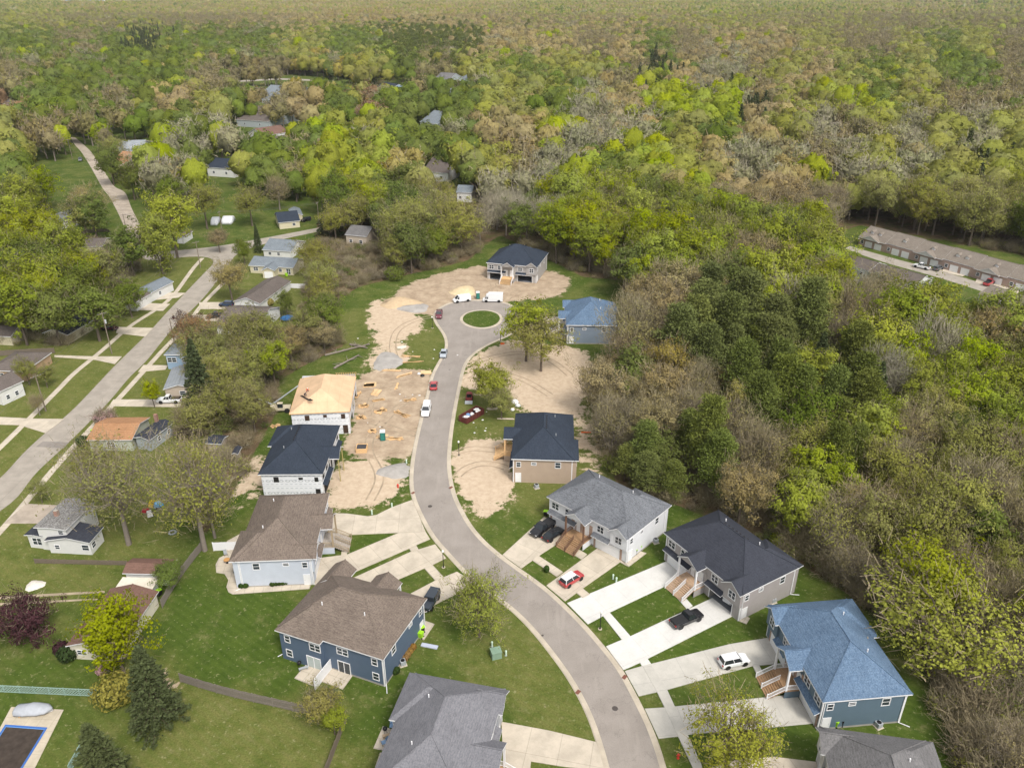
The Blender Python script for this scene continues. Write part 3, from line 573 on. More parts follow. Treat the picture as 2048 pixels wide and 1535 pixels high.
        for s_ in((-1,1) if style=='new' else (-1,0,1)):
            mb=MB(); xr=pc+s_*2.0
            if s_: 
                mb.box(xr-.04,xr+.04,-1.6,y0-.02,pz+.85,pz+.93); mb.box(xr-.04,xr+.04,-1.6,y0-.02,pz+.1,pz+.16)
                for j in range(12): yy=-1.5+j*(1.7/12); mb.box(xr-.02,xr+.02,yy-.02,yy+.02,pz+.12,pz+.88)
            e0=Vector((xr,-1.75,pz+.9)); e1=Vector((xr,-1.9-.3*n,.95))
            for dz in(0,-.72): mb.tube(e0+Vector((0,0,dz)),e1+Vector((0,0,dz)),.05,.05,4)
            for j in range(18): q=e0.lerp(e1,(j+.5)/18); mb.box(q.x-.02,q.x+.02,q.y-.02,q.y+.02,q.z-.72,q.z)
            mb.box(xr-.07,xr+.07,e1.y-.07,e1.y+.07,0,1.1)
            mb.build('railing',rail,h.r)
        for s_ in(-1,1): h.door('f',pc+s_*1.0,pz+.02,.95,2.05)
        mb=MB(); 
        for xx in(pc-2.0,pc,pc+2.0): h.bx(mb,'f',xx-.35,xx+.35,pz,pz+2.6,.003,.05)
        mb.build('porch_veneer',pm,h.r)
    if style=='posts' or style=='wrap':
        for s_ in(-1,1):
            mb=MB(); mb.box(pc+s_*2.0-.08,pc+s_*2.0+.08,-1.8,-1.64,0,EZ-.42); mb.build('porch_post',POSTW,h.r)
        for s_ in(-1,1): h.opening('f',pc+s_*1.0,1.45,.95,2.05)
    # gutters' downspouts
    if style=='done':
        for xx,yy in((x0,y1),(x1,y1),(x0,y0),(x1,y0)):
            mb=MB(); sx=1 if xx>0 else -1; sy=-1 if yy==y0 else 1
            mb.box(xx+sx*.04,xx+sx*.12,yy-sy*.32,yy-sy*.22,.2,EZ-.2)
            if sy>0: mb.tube((xx+sx*.08,yy-sy*.27,.2),(xx+sx*.9,yy+1.0,.08),.06,.06,5)
            mb.build('downspout',WHITE,h.r)
    return h,L_,D_,X
WL=siding
hA=duplex('duplex with bright blue shingle roof and blue siding beside the white hatchback suv driveway',{'FL':(1536.4,1212.4),'BL':(1692.5,1193.9),'BR':(1823,1384.7),'FR':(1648.6,1406.6)},WL('slate_blue_siding',(.105,.155,.20)),SH_BLUE,mir=True,brick_=STONE)
GREIGE=WL('greige_siding',(.34,.315,.31))
hB=duplex('duplex with charcoal roof and greige siding, one garage standing open',{'FL':(1327.7,1063.4),'BL':(1437,1019.6),'BR':(1604,1135),'FR':(1482,1188.4)},GREIGE,SH_CHAR,deck=DECKL,garage_open=(1,))
hC=duplex('two storey duplex with mottled grey roof and white siding behind two parked black cars',{'FL':(1093.6,991.7),'BL':(1177,938.6),'BR':(1341.6,1013.6),'FR':(1255,1077)},WL('white_siding',(.64,.65,.68)),SH_GREY,brick_=STONE,rail=paint('brown_rail',(.16,.09,.06),.6))
hD=duplex('tan sided duplex with slate dark roof standing alone on bare sand',{'FL':(1029.8,828),'BL':(1148,828.5),'BR':(1148,919.7),'FR':(1023,918.4)},WL('tan_siding',(.40,.31,.24)),SH_NAVY,endg=False,style='new',deck=LUMBER,rail=LUMBER)
hE=duplex('two storey duplex with brown roof and slate blue siding seen from its back patios',{'FL':(853.5,1198.5),'BL':(767.5,1315.8),'BR':(548.7,1252),'FR':(664,1139)},WL('steel_blue_siding',(.088,.125,.185)),SH_BROWN,back=True,egp=1.9)
hF=duplex('brown roofed duplex with pale blue white siding and a curved side patio',{'FL':(627,1115.9),'BL':(465.6,1124),'BR':(520,990.6),'FR':(657.9,985)},WL('pale_blue_siding',(.50,.54,.62)),SH_BROWN,mir=True,deck=wood('weathered_deck',(.36,.32,.28)),rail=wood('weathered_rail',(.33,.26,.17)))
hG=duplex('unfinished duplex in white house wrap under a finished dark slate roof',{'FL':(644,951.4),'BL':(517.7,945),'BR':(564.6,848.5),'FR':(679.3,853.7)},wrap('house_wrap'),SH_NAVY,endg=False,style='wrap')
hI=duplex('grey duplex with dark roof and light wood steps at the top of the turning circle',{'FL':(967.4,526),'BL':(1003,497),'BR':(1094,507.5),'FR':(1077,532.5)},WL('light_grey_siding',(.36,.345,.34)),SH_NAVY,style='new',deck=LUMBER,rail=WHITE,garage_open=(0,1),brick_=brick('grey_stone',(.33,.31,.29),(.42,.40,.38)))
hJ=duplex('blue shingled duplex beside the turning circle behind the two slender trees',{'FL':(1131,606),'BL':(1222,603),'BR':(1238,652),'FR':(1129.7,649)},WL('grey_blue_siding',(.19,.235,.30)),SH_BLUE,mir=True)
hK=duplex('grey roofed house cut off by the bottom edge with patio furniture behind',{'BR':(829,1344.8),'FR':(1013.6,1377.6)},WL('cool_grey_siding',(.36,.37,.40)),SH_LGREY)
hL=duplex('warm grey roofed house in the bottom right corner below the blue roofed one',{'FL':(1636,1451.7),'BL':(1855,1481)},WL('pale_grey_siding',(.52,.51,.50)),SH_WARM,mir=True)
# sheathed house under construction
def framed():
    o,rz,L_,D_=frame_from({'FL':(700,822.5),'BL':(577.7,826.9),'BR':(603.7,750.8),'FR':(712,746)},EZ)
    h=House('duplex_house','duplex still being framed with a bare orange sheathing roof and workers on it','house',(o.x,o.y,0),rz,-L_/2+.3,L_/2-.3,.3,D_-.3)
    x0,x1,y0,y1=h.w; wm=bpy.data.materials['house_wrap']
    mb=MB(); wall_holes(mb,lambda a,z:(a,y0,z),x0,x1,0,EZ,[(-7.5,-2.8,.05,2.3),(3,7.8,.05,2.3),(-1.2,-.2,1.5,3.5),(.3,1.2,1.5,3.5),(-6,-4.6,3.7,4.9),(4.5,6,3.7,4.9)]); mb.quad((x0,y1,0),(x1,y1,0),(x1,y1,EZ),(x0,y1,EZ)); mb.quad((x0,y0,0),(x0,y1,0),(x0,y1,EZ),(x0,y0,EZ)); mb.quad((x1,y0,0),(x1,y1,0),(x1,y1,EZ),(x1,y0,EZ))
    mb.box(x0+.1,x1-.1,y0+.1,y1-.1,2.7,2.9,1); mb.box(x0+.1,x1-.1,y0+2.5,y0+2.6,0,EZ-.1,1); mb.build('wall',[wm,LUMBER],h.r)
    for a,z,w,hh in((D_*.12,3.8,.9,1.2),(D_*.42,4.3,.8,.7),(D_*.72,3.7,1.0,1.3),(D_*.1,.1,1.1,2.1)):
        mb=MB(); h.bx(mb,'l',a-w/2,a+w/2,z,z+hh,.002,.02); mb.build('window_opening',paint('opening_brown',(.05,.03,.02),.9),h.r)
    # low sheathed roof with open rafters on the street side
    rid=EZ+D_*.5*.5; mb=MB(); ym=D_*.5; s=.5; ys_=2.2
    A=(-L_/2,0,EZ);
    za=lambda y: EZ+ (y if y<ym else D_-y)*s
    P=lambda x,y:(x,y,za(y))
    mb.slab([P(-L_/2,ys_-2.2),P(L_/2-1.6,ys_-2.2),P(L_/2-6.3,ym),P(-L_/2+5.5,ym)],.14,0); 
    mb.slab([P(-L_/2+5.5,ym),P(L_/2-6.3,ym),P(L_/2-1.6,D_),P(-L_/2,D_)],.14,0)
    mb.slab([P(-L_/2,0),(-L_/2+5.5,ym,za(ym)),P(-L_/2,D_)],.14,0); mb.slab([P(L_/2-1.6,D_),(L_/2-6.3,ym,za(ym)),P(L_/2-1.6,0)],.14,0)
    for p,q in(((-L_/2,0),(L_/2-1.6,0)),((-L_/2,0),(-L_/2,D_)),((-L_/2,D_),(L_/2-1.6,D_))): mb.tube((p[0],p[1],EZ-.1),(q[0],q[1],EZ-.1),.1,.1,4,1)
    rf=mb.build('roof',[OSB,LUMBER],h.r)
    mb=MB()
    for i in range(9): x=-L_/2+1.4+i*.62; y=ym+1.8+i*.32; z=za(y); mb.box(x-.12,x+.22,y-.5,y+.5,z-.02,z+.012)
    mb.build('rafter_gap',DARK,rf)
    for i in range(13):
        x=L_/2-1.5+.0; y=.2+i*.75; mb=MB()
    for i in range(12):
        y=.1+i*.42; mb=MB(); mb.tube((L_/2-1.5,y,EZ+.1),(L_/2+.35,y,EZ+.1),.06,.06,4); mb.tube((L_/2-1.5,y,EZ+1.0),(L_/2+.35,y,EZ+.12),.05,.05,4); mb.build('truss',LUMBER,h.r)
    return h,L_,D_
hH=framed()
# ---------------------------------------------------------------- smaller houses
def ranch(label,P4,ez,wall,roof,hip=False,axis='x',slope=.4,name='house',wins=(),doors=(),gar=(),base=0,cat='house',h_over=.35,chim=None,panes=GLASS,fascia=WHITE):
    "P4: roof corners in the photo, near-left, near-right, far-right, far-left at eave height (or 3 points)"
    P=[G(*p,ez).xy for p in P4]
    if len(P)==3: P.append(P[0]+P[2]-P[1])
    u=((P[1]-P[0])+(P[2]-P[3])).normalized(); v=Vector((-u.y,u.x)); ce=sum(P,Vector((0,0)))/4
    L_=((P[1]-P[0]).length+(P[2]-P[3]).length)/2; D_=max(3,abs(((P[3]-P[0])+(P[2]-P[1])).dot(v))/2)
    o=ce-v*D_/2; h=House(name,label,cat,(o.x,o.y,base),math.atan2(u.y,u.x),-L_/2+h_over,L_/2-h_over,h_over,D_-h_over); x0,x1,y0,y1=h.w
    mb=MB(); mb.box(x0,x1,y0,y1,0,ez-.12); mb.build('wall',wall,h.r)
    mb=MB()
    if hip=='flat': mb.box(-L_/2,L_/2,0,D_,ez-.12,ez+.05)
    elif hip: hiproof(mb,-L_/2,L_/2,0,D_,ez,slope)
    else: gableroof(mb,-L_/2,L_/2,0,D_,ez,slope,axis,inset=h_over)
    rf=mb.build('roof',[roof,fascia,roof,wall],h.r)
    if chim:
        mb=MB(); x,y=chim[0]*L_/2,D_*chim[1]; mb.box(x-.35,x+.35,y-.3,y+.3,ez,ez+D_*slope*.5+.9); mb.build('chimney',BRICKR,rf)
    for side,t,z,w,hh in wins:
        a=t*(L_/2) if side in'fb' else t*D_; h.window(side,a,z,w,hh,2 if w>1.2 else 1,trim=.09,g=panes)
    for side,t in doors: h.door(side,t*(L_/2) if side in'fb' else t*D_)
    for side,t,w in gar: h.garage(side,t*(L_/2) if side in'fb' else t*D_,w)
    h.L,h.D=L_,D_; return h
LW=WL('plain_white_siding',(.62,.62,.61)); CREAM=WL('cream_siding',(.55,.50,.36)); PB=WL('light_blue_siding',(.26,.36,.50)); GRW=WL('weathered_grey_siding',(.33,.36,.38)); BEI=WL('beige_siding',(.46,.39,.32))
ws=[('f',-.5,1,1.6,1.1),('f',.45,1,.9,1.1),('r',.5,1,.9,1.1),('l',.5,1,.9,1.1)]
r1=ranch('old white gabled house with patchy peeling roof near the left edge',[(70,1056),(139,1059),(184,1001),(126,994)],5.0,LW,SH_WORN,axis='y',slope=.08,chim=(-.3,.4),wins=[('f',.55,3.7,.9,.8)])
r1b=ranch('low white wing with dark grey roof joined to the peeling roofed house',[(88,1081),(181,1085),(205,1053),(118,1048)],2.9,LW,SH_CHAR,axis='y',slope=.2,wins=[('f',-.55,1,.8,.8),('f',.7,1,1.2,1.1),('r',.3,1,1,1)])
r1c=ranch('small white front wing with grey lean roof west of the peeling roofed house',[(53,1070),(90,1074),(104,1051),(66,1047)],2.9,LW,SH_CHAR,axis='y',slope=.12,wins=[('f',.1,.8,1.7,1.4)])
r2=ranch('old cottage with orange brown roof behind the pink blossom tree',[(182,880),(283,879),(282,834),(204,834)],2.9,WL('sage_siding',(.40,.42,.36)),SH_ORANGE,axis='x',slope=.25,wins=[('f',.0,1.,1.6,1.1)])
r2b=ranch('dark roofed wing with grey wall behind the orange roofed cottage',[(282,876),(311,884),(335,841),(300,838)],2.9,GRW,SH_CHAR,axis='y',slope=.25,wins=[('r',.4,1,.8,1),('r',.8,1,.8,1)],chim=(-.8,.9))
r3=ranch('light blue house with slate grey roof beside the tall evergreen',[(331,709),(389,709),(391,686),(343,687)],4.2,PB,SH_SLATE,hip=True,slope=.4,wins=[('f',-.5,2,2.2,1.2),('f',.5,2,1.6,1.2)])
r3b=ranch('pale roofed garage wing in front of the light blue house',[(345,772),(392,778),(392,727),(330,741)],3.0,BEI,SH_PBLUE,axis='y',slope=.25,wins=[('f',.2,1,1.2,1)])
r4=ranch('white house with wide brown roof near the black pickup',[(444,650),(531,656),(551,612),(463,610)],2.8,LW,SH_DB,axis='x',slope=.32,wins=[('f',-.4,1,1,1),('r',.6,1,1,1)])
r5=ranch('long white house with two brown gables above the dark blue car',[(478,605),(537,607),(566,562),(520,556)],2.8,LW,SH_DB,axis='y',slope=.35,wins=[('f',-.1,.9,1.,.9)],gar=[('f',.5,2.6)])
r6=ranch('cream house with blue grey roof and small gabled garage in the middle left',[(507,530),(597,537),(599,516),(512,513)],2.8,CREAM,SH_SLATE,axis='x',slope=.35,wins=[('f',-.7,1,1.6,1.1),('f',.4,1,1,1.1),('f',.75,.3,1.4,1.9)])
r6b=ranch('little gabled front of the cream blue grey roofed house',[(527,541),(556,541),(556,528),(530,527)],2.8,CREAM,SH_SLATE,axis='y',slope=.45,gar=[('f',0,2.6)])
r7=ranch('white house with grey roof just behind the cream one',[(527,500),(592,503),(602,482),(553,478)],2.8,LW,SH_SLATE,axis='x',slope=.35,wins=[('f',-.5,1,1,1),('f',.1,1,1,1)])
r8=ranch('small cream house with dark hipped roof on the upper cross street',[(557,444),(596,443),(594,424),(549,431)],2.8,CREAM,SH_NAVY,axis='x',slope=.4,wins=[('f',.4,1,1.1,1)])
r8b=ranch('grey roofed shed beyond the small cream house',[(583,432),(606,430),(600,416),(577,418)],2.6,CREAM,SH_SLATE,axis='y',slope=.4)
r9=ranch('tan brick house with hipped brown roof at the left edge',[(-6,742),(66,742),(87,705),(10,700)],2.9,BRICKT,SH_DB,hip=True,slope=.4,wins=[('f',-.3,1,.9,1),('f',.35,1,.9,1)])
r10=ranch('white gabled house end with red porch at the left edge',[(-30,775),(12,789),(33,756),(0,750)],3.8,LW,SH_DB,axis='y',slope=.6,wins=[('r',.3,1,.8,1),('r',.65,1,.8,1),('f',.2,1,.8,1)])
r11=ranch('dark roofed cream house under the big green trees on the left',[(108,668),(164,672),(158,638),(114,634)],2.8,CREAM,SH_CHAR,axis='y',slope=.4,doors=[('f',.2)])
r11b=ranch('pale cream house hidden behind trees at the left edge',[(0,672),(40,674),(38,652),(0,650)],2.8,CREAM,SH_DB,axis='x',slope=.4)
r12=ranch('grey roofed house at the left below the tan tree',[(118,443),(160,452),(150,420),(112,416)],3,LW,SH_SLATE,axis='y',slope=.4,doors=[('f',0)])
r13=ranch('long brown roofed cream shed by the gravel road corner',[(176,493),(216,492),(214,476),(170,477)],2.5,CREAM,SH_DB,axis='x',slope=.3)
r14=ranch('tiny white cottage under lime trees by the cross street',[(360,474),(377,474),(376,462),(360,461)],2.7,LW,SH_DB,axis='y',slope=.5,doors=[('f',0)])
rx=ranch('white house among trees beside the white suv driveway',[(282,590),(318,594),(322,560),(288,556)],3.,LW,SH_SLATE,axis='y',slope=.4,wins=[('r',.5,1,1,1)])
rxb=ranch('white sided house corner hidden by trees next to the dark parked car',[(262,604),(285,606),(289,585),(262,583)],3.,LW,SH_DB,axis='y',slope=.4)
rN=ranch('long white ranch house with red brown roof and low gable ends',[(139,1290),(231,1300),(322,1180),(213,1177)],2.8,WL('warm_white_siding',(.62,.58,.48)),SH_RED,axis='y',slope=.3,wins=[('f',-.5,1,1.3,.8)])
rO=ranch('white garage with red brown roof beside the backyard fence',[(252,1146),(341,1148),(350,1117),(258,1115)],2.7,LW,SH_RED,axis='x',slope=.35,wins=[],doors=[('f',.75)])
rC=ranch('flat white carport roof between the ranch and its garage',[(231,1176),(307,1176),(315,1159),(243,1156)],2.3,LW,paint('white_membrane',(.62,.57,.48),.7,.12,1.),hip='flat',name='carport')
ranch('black roofed playhouse shed behind the bare trees',[(463,908),(480,908),(480,893),(468,893)],2,BEI,SH_CHAR,axis='y',slope=.5,name='shed',cat='shed')
ranch('dark grey shed roof under bare trees in the backyard',[(415,886),(447,888),(452,870),(420,868)],2.2,BEI,SH_CHAR,axis='x',slope=.3,name='shed',cat='shed')
# terrace on the right
def terrace(label,P3,n,ez,wall,roof,gar=True,name='terrace_house',slope=.5):
    P=[G(*p,ez).xy for p in P3]; u=(P[1]-P[0]).normalized(); v=Vector((-u.y,u.x)); L_=(P[1]-P[0]).length; D_=13 if gar else 11
    h=House(name,label,'terrace',(P[0].x+u.x*L_/2,P[0].y+u.y*L_/2,0),math.atan2(u.y,u.x),-L_/2+.3,L_/2-.3,.4,D_-.4); x0,x1,y0,y1=h.w
    mb=MB(); mb.box(x0,x1,y0,y1,0,ez-.12); mb.build('wall',wall,h.r)
    for i in range(n):
        a=-L_/2+i*L_/n; b_=a+L_/n; mb=MB(); gableroof(mb,a,b_-.02,-.0+(.5 if i%2 else 0),D_,ez+(.25 if i%2 else 0),slope,'x')
        if i%2==(0 if n>3 else 1): gableroof(mb,a+L_/n*.15,a+L_/n*.8,-.9,D_*.45,ez+.05,.45,'y',wall1=False,mw=3)
        mb.build('roof',[roof,WHITE,roof,LW],h.r)
        if gar:
            for t in(.4,.75): h.garage('f',a+L_/n*t,2.6)
            h.window('f',a+L_/n*.15,1,1,1.1)
            for t in ((.3,.6) if i%3==0 else (.5,)):
                x=a+L_/n*t; mb=MB(); y=3.0; z=ez+y*slope
                mb.box(x-.55,x+.55,y,y+1.6,z-.2,z+.7); mb.poly([(x-.55,y,z+.7),(x+.55,y,z+.7),(x,y,z+1.15)],0)
                mb.slab([(x-.8,y-.2,z+.62),(x,y-.2,z+1.2),(x,y+2.6,z+1.2),(x-.8,y+2.6,z+.62)],.08,1); mb.slab([(x,y-.2,z+1.2),(x+.8,y-.2,z+.62),(x+.8,y+2.6,z+.62),(x,y+2.6,z+1.2)],.08,1); mb.build('dormer',[WHITE,roof],h.r)
        else:
            h.window('f',a+L_/n*.3,1,1.4,1.3,2); h.window('f',a+L_/n*.7,3.2,1,1.0); h.door('f',a+L_/n*.55)
    return h
TB=brick('terrace_brick',(.30,.20,.17),(.36,.26,.22))
terrace('long brick terrace with brown roof, white garage doors and dormers on the right',[(1717,473),(2085,575)],6,3.2,TB,SH_TAN)
terrace('pale terrace backs with brown roof half hidden by lime trees',[(1650,518),(1830,571)],4,5,WL('grey_white_siding',(.52,.53,.55)),SH_DB,gar=False,slope=.35)
terrace('brown roofed pale house end at the right edge',[(1955,588),(2080,632)],2,4,bpy.data.materials['grey_white_siding'],SH_TAN,gar=False,slope=.4)
# far roofs among the trees
FAR=[('white roofed house beside the gravel road with dark trailer behind',[(235,303),(262,309),(285,292),(258,285)],LW,SH_PBLUE,'x'),('white gabled house next to the far gravel road',[(258,306),(298,304),(292,290),(262,290)],LW,SH_PBLUE,'x'),
('orange roofed low house beside the gravel road',[(246,328),(276,328),(282,312),(252,308)],BEI,SH_ORANGE,'x'),('red brown gabled house by the single spruce',[(249,346),(272,348),(280,334),(254,330)],BRICKR,SH_RED,'y'),
('brown roofed white house in the upper left lawns',[(520,272),(548,275),(556,261),(524,252)],LW,SH_RED,'y'),('grey roofed white house beside the brown one in the upper left',[(551,288),(588,294),(590,278),(556,270)],LW,SH_DB,'y'),
('dark roofed house behind the lime trees',[(428,335),(488,340),(484,324),(434,321)],LW,SH_NAVY,'x'),('long grey apartment roof seen between far trees',[(486,192),(520,198),(540,186),(498,174)],GRW,SH_SLATE,'x'),
('wide blue grey apartment roof among far trees',[(540,200),(612,204),(616,188),(548,184)],GRW,SH_SLATE,'x'),('apartment block with balconies under a pale roof',[(500,240),(566,246),(570,226),(506,224)],GRW,SH_DB,'x'),
('dark blue grey roof left of the yellow tree',[(762,180),(790,183),(806,176),(778,169)],PB,SH_NAVY,'x'),('low blue house behind the round green tree',[(856,205),(924,206),(926,192),(862,190)],PB,SH_SLATE,'x'),
('pale far house roof above the blue one',[(880,170),(910,172),(915,160),(885,158)],GRW,SH_WARM,'x'),('long grey far roof on the skyline of the suburb',[(938,168),(980,172),(978,158),(945,152)],GRW,SH_SLATE,'x'),
('large slate roof behind the bright green tree pair',[(862,247),(905,252),(918,236),(875,230)],LW,SH_SLATE,'x'),('white house with brown roof behind the green backyard trees',[(862,344),(915,348),(915,328),(866,324)],LW,SH_DB,'x'),
('pale garage roof among trees behind the turning circle',[(915,384),(948,386),(948,374),(918,374)],LW,SH_SLATE,'x'),('lone white house in the far woods',[(1240,126),(1272,130),(1270,120),(1246,116)],LW,SH_RED,'y'),
('grey roof glimpsed above the wood behind the cul de sac',[(700,470),(745,474),(748,456),(706,452)],BEI,SH_WARM,'x'),('sandy roofed far house at the left edge',[(24,210),(48,214),(50,202),(28,198)],LW,SH_DB,'x'),
('distant white building on the left skyline',[(160,10),(250,12),(248,6),(165,6)],LW,SH_SLATE,'x'),('tiny white farm building on the skyline',[(380,7),(440,8),(440,4),(384,4)],LW,SH_SLATE,'x'),
('small far house with grey roof right of the apartments',[(640,224),(668,226),(668,214),(644,212)],LW,SH_DB,'x')]
for lb,P4,w_,r_,ax in FAR: ranch(lb,P4,4.5,w_,r_,axis=ax,slope=.4,wins=[('f',-.5,1.5,1.2,1.2),('f',.4,1.5,1.2,1.2)])
for i,(p,q) in enumerate((((420,452),(443,443)),((442,450),(476,437)))):   # white polytunnels
    a=G(*p);b_=G(*q); mb=MB(); d=(b_-a); d.z=0; n=Vector((0,1,0)); Lt=abs(b_.x-a.x)
    rings=[[Vector((a.x+Lt*t,a.y+4+3.2*math.cos(math.pi*j/8)*-1,2.7*math.sin(math.pi*j/8))) for j in range(9)] for t in(0,.25,.5,.75,1)]
    ob=mb.loft(rings).build('polytunnel',paint('white_film',(.72,.74,.78),.4),None,True); tag(ob,('shorter' if i==0 else 'longer')+' white plastic tunnel beside the utility pole on the cross street','polytunnel')
# ---------------------------------------------------------------- trees
def leafmat(name,c,dark=.75,trans=.35):
    m,nt,b=_mat(name,.8); oi=N(nt,'ObjectInfo'); nz=noise_(nt,.10,2,coord='Position'); geo=N(nt,'NewGeometry')
    hs=N(nt,'HueSaturation'); f=noise_(nt,.5,3)
    a=mix(nt,ramp(nt,f,.3,.7),tuple(x*dark for x in c),c); a=mix(nt,ramp(nt,noise_(nt,3.,1),.4,.7,0,.5),a,tuple(min(1,x*1.5) for x in c))
    nt.links.new(a,hs.inputs['Color'])
    nt.links.new(math_(nt,'ADD',math_(nt,'MULTIPLY',oi.outputs['Random'],.024),.488),hs.inputs['Hue'])
    r2=math_(nt,'FRACT',math_(nt,'MULTIPLY',oi.outputs['Random'],37.7)); v=math_(nt,'ADD',math_(nt,'MULTIPLY',r2,.32),math_(nt,'MULTIPLY',nz,.4)); nt.links.new(math_(nt,'ADD',v,.66),hs.inputs['Value'])
    r3=math_(nt,'FRACT',math_(nt,'MULTIPLY',oi.outputs['Random'],91.3)); nt.links.new(math_(nt,'ADD',math_(nt,'MULTIPLY',r3,.2),.88),hs.inputs['Saturation'])
    nt.links.new(hs.outputs[0],b.inputs['Base Color']); b.inputs['Specular IOR Level'].default_value=.1
    if trans:
        out=nt.nodes['Material Output']; tr=N(nt,'BsdfTranslucent'); nt.links.new(hs.outputs[0],tr.inputs['Color']); ms=N(nt,'MixShader'); ms.inputs[0].default_value=trans
        nt.links.new(b.outputs[0],ms.inputs[1]); nt.links.new(tr.outputs[0],ms.inputs[2]); nt.links.new(ms.outputs[0],out.inputs['Surface'])
    return m
BARK=paint('bark',(.12,.095,.075),.95,.15,3.); BARKG=paint('grey_bark',(.20,.17,.145),.95,.12,3.); BARKP=paint('pine_bark',(.085,.060,.045),.95,.15)
LM={'g':leafmat('fresh_green_leaves',(.130,.168,.028)),'l':leafmat('lime_leaves',(.245,.285,.020)),'o':leafmat('olive_bud_leaves',(.240,.245,.055)),'t':leafmat('tan_buds',(.30,.245,.105)),'b':leafmat('brown_twigs',(.235,.198,.125),.8,0),
'w':leafmat('pale_twigs',(.29,.262,.195),.8,0),'B':leafmat('brown_buds',(.235,.205,.085)),'W':leafmat('grey_green_buds',(.265,.26,.14)),'a':leafmat('young_yellow_green_leaves',(.25,.275,.040)),'y':leafmat('yellow_leaves',(.30,.255,.06)),'r':leafmat('rusty_leaves',(.24,.155,.075)),'d':leafmat('spruce_needles',(.066,.082,.032),.7,0),'p':leafmat('pine_needles',(.125,.148,.034),.7,0),
'v':leafmat('purple_leaves',(.075,.028,.035)),'k':leafmat('pink_blossom',(.48,.30,.30),.7)}
def cards(c,nrm,size,aspect=1.,along=None,r=None):
    "small leaf faces: centres c, normals nrm, half-size; along= long direction"
    n=len(c); nrm=nrm/np.maximum(1e-6,np.linalg.norm(nrm,axis=1,keepdims=True))
    a=r.normal(size=(n,3)) if along is None else along
    t=np.cross(nrm,a); t/=np.maximum(1e-6,np.linalg.norm(t,axis=1,keepdims=True)); b_=np.cross(nrm,t)
    s=np.asarray(size).reshape(-1,1)*np.ones((n,1)); w=s*aspect
    V=np.stack([c-b_*s,c+t*w,c+b_*s,c-t*w],1).reshape(-1,3); return V,np.arange(4*n).reshape(n,4)
class Sk:
    def __init__(s): s.V=[];s.Q=[];s.n=0
    def seg(s,p0,p1,r0,r1,n=4):
        d=p1-p0; L=np.linalg.norm(d)
        if L<1e-4:return
        d=d/L; a=np.cross(d,[.31,.95,.1] if abs(d[1])<.9 else [1,0,0]); a/=np.linalg.norm(a); b_=np.cross(d,a)
        an=np.arange(n)*2*np.pi/n; ring=np.cos(an)[:,None]*a+np.sin(an)[:,None]*b_
        s.V.append(p0+ring*r0); s.V.append(p1+ring*r1); i=np.arange(n); j=(i+1)%n
        s.Q.append(np.stack([i,j,n+j,n+i],-1)+s.n); s.n+=2*n
    def limb(s,p0,p1,r0,r1,r,k=3,sag=.08,n=4):
        P=[p0+(p1-p0)*t for t in np.linspace(0,1,k+1)]; L=np.linalg.norm(p1-p0)
        for i in range(1,k): P[i]=P[i]+r.normal(size=3)*L*sag*.5+np.array([0,0,L*sag*.6])*math.sin(math.pi*i/k)
        R_=np.linspace(r0,r1,k+1)
        for i in range(k): s.seg(P[i],P[i+1],R_[i],R_[i+1],n)
        return P
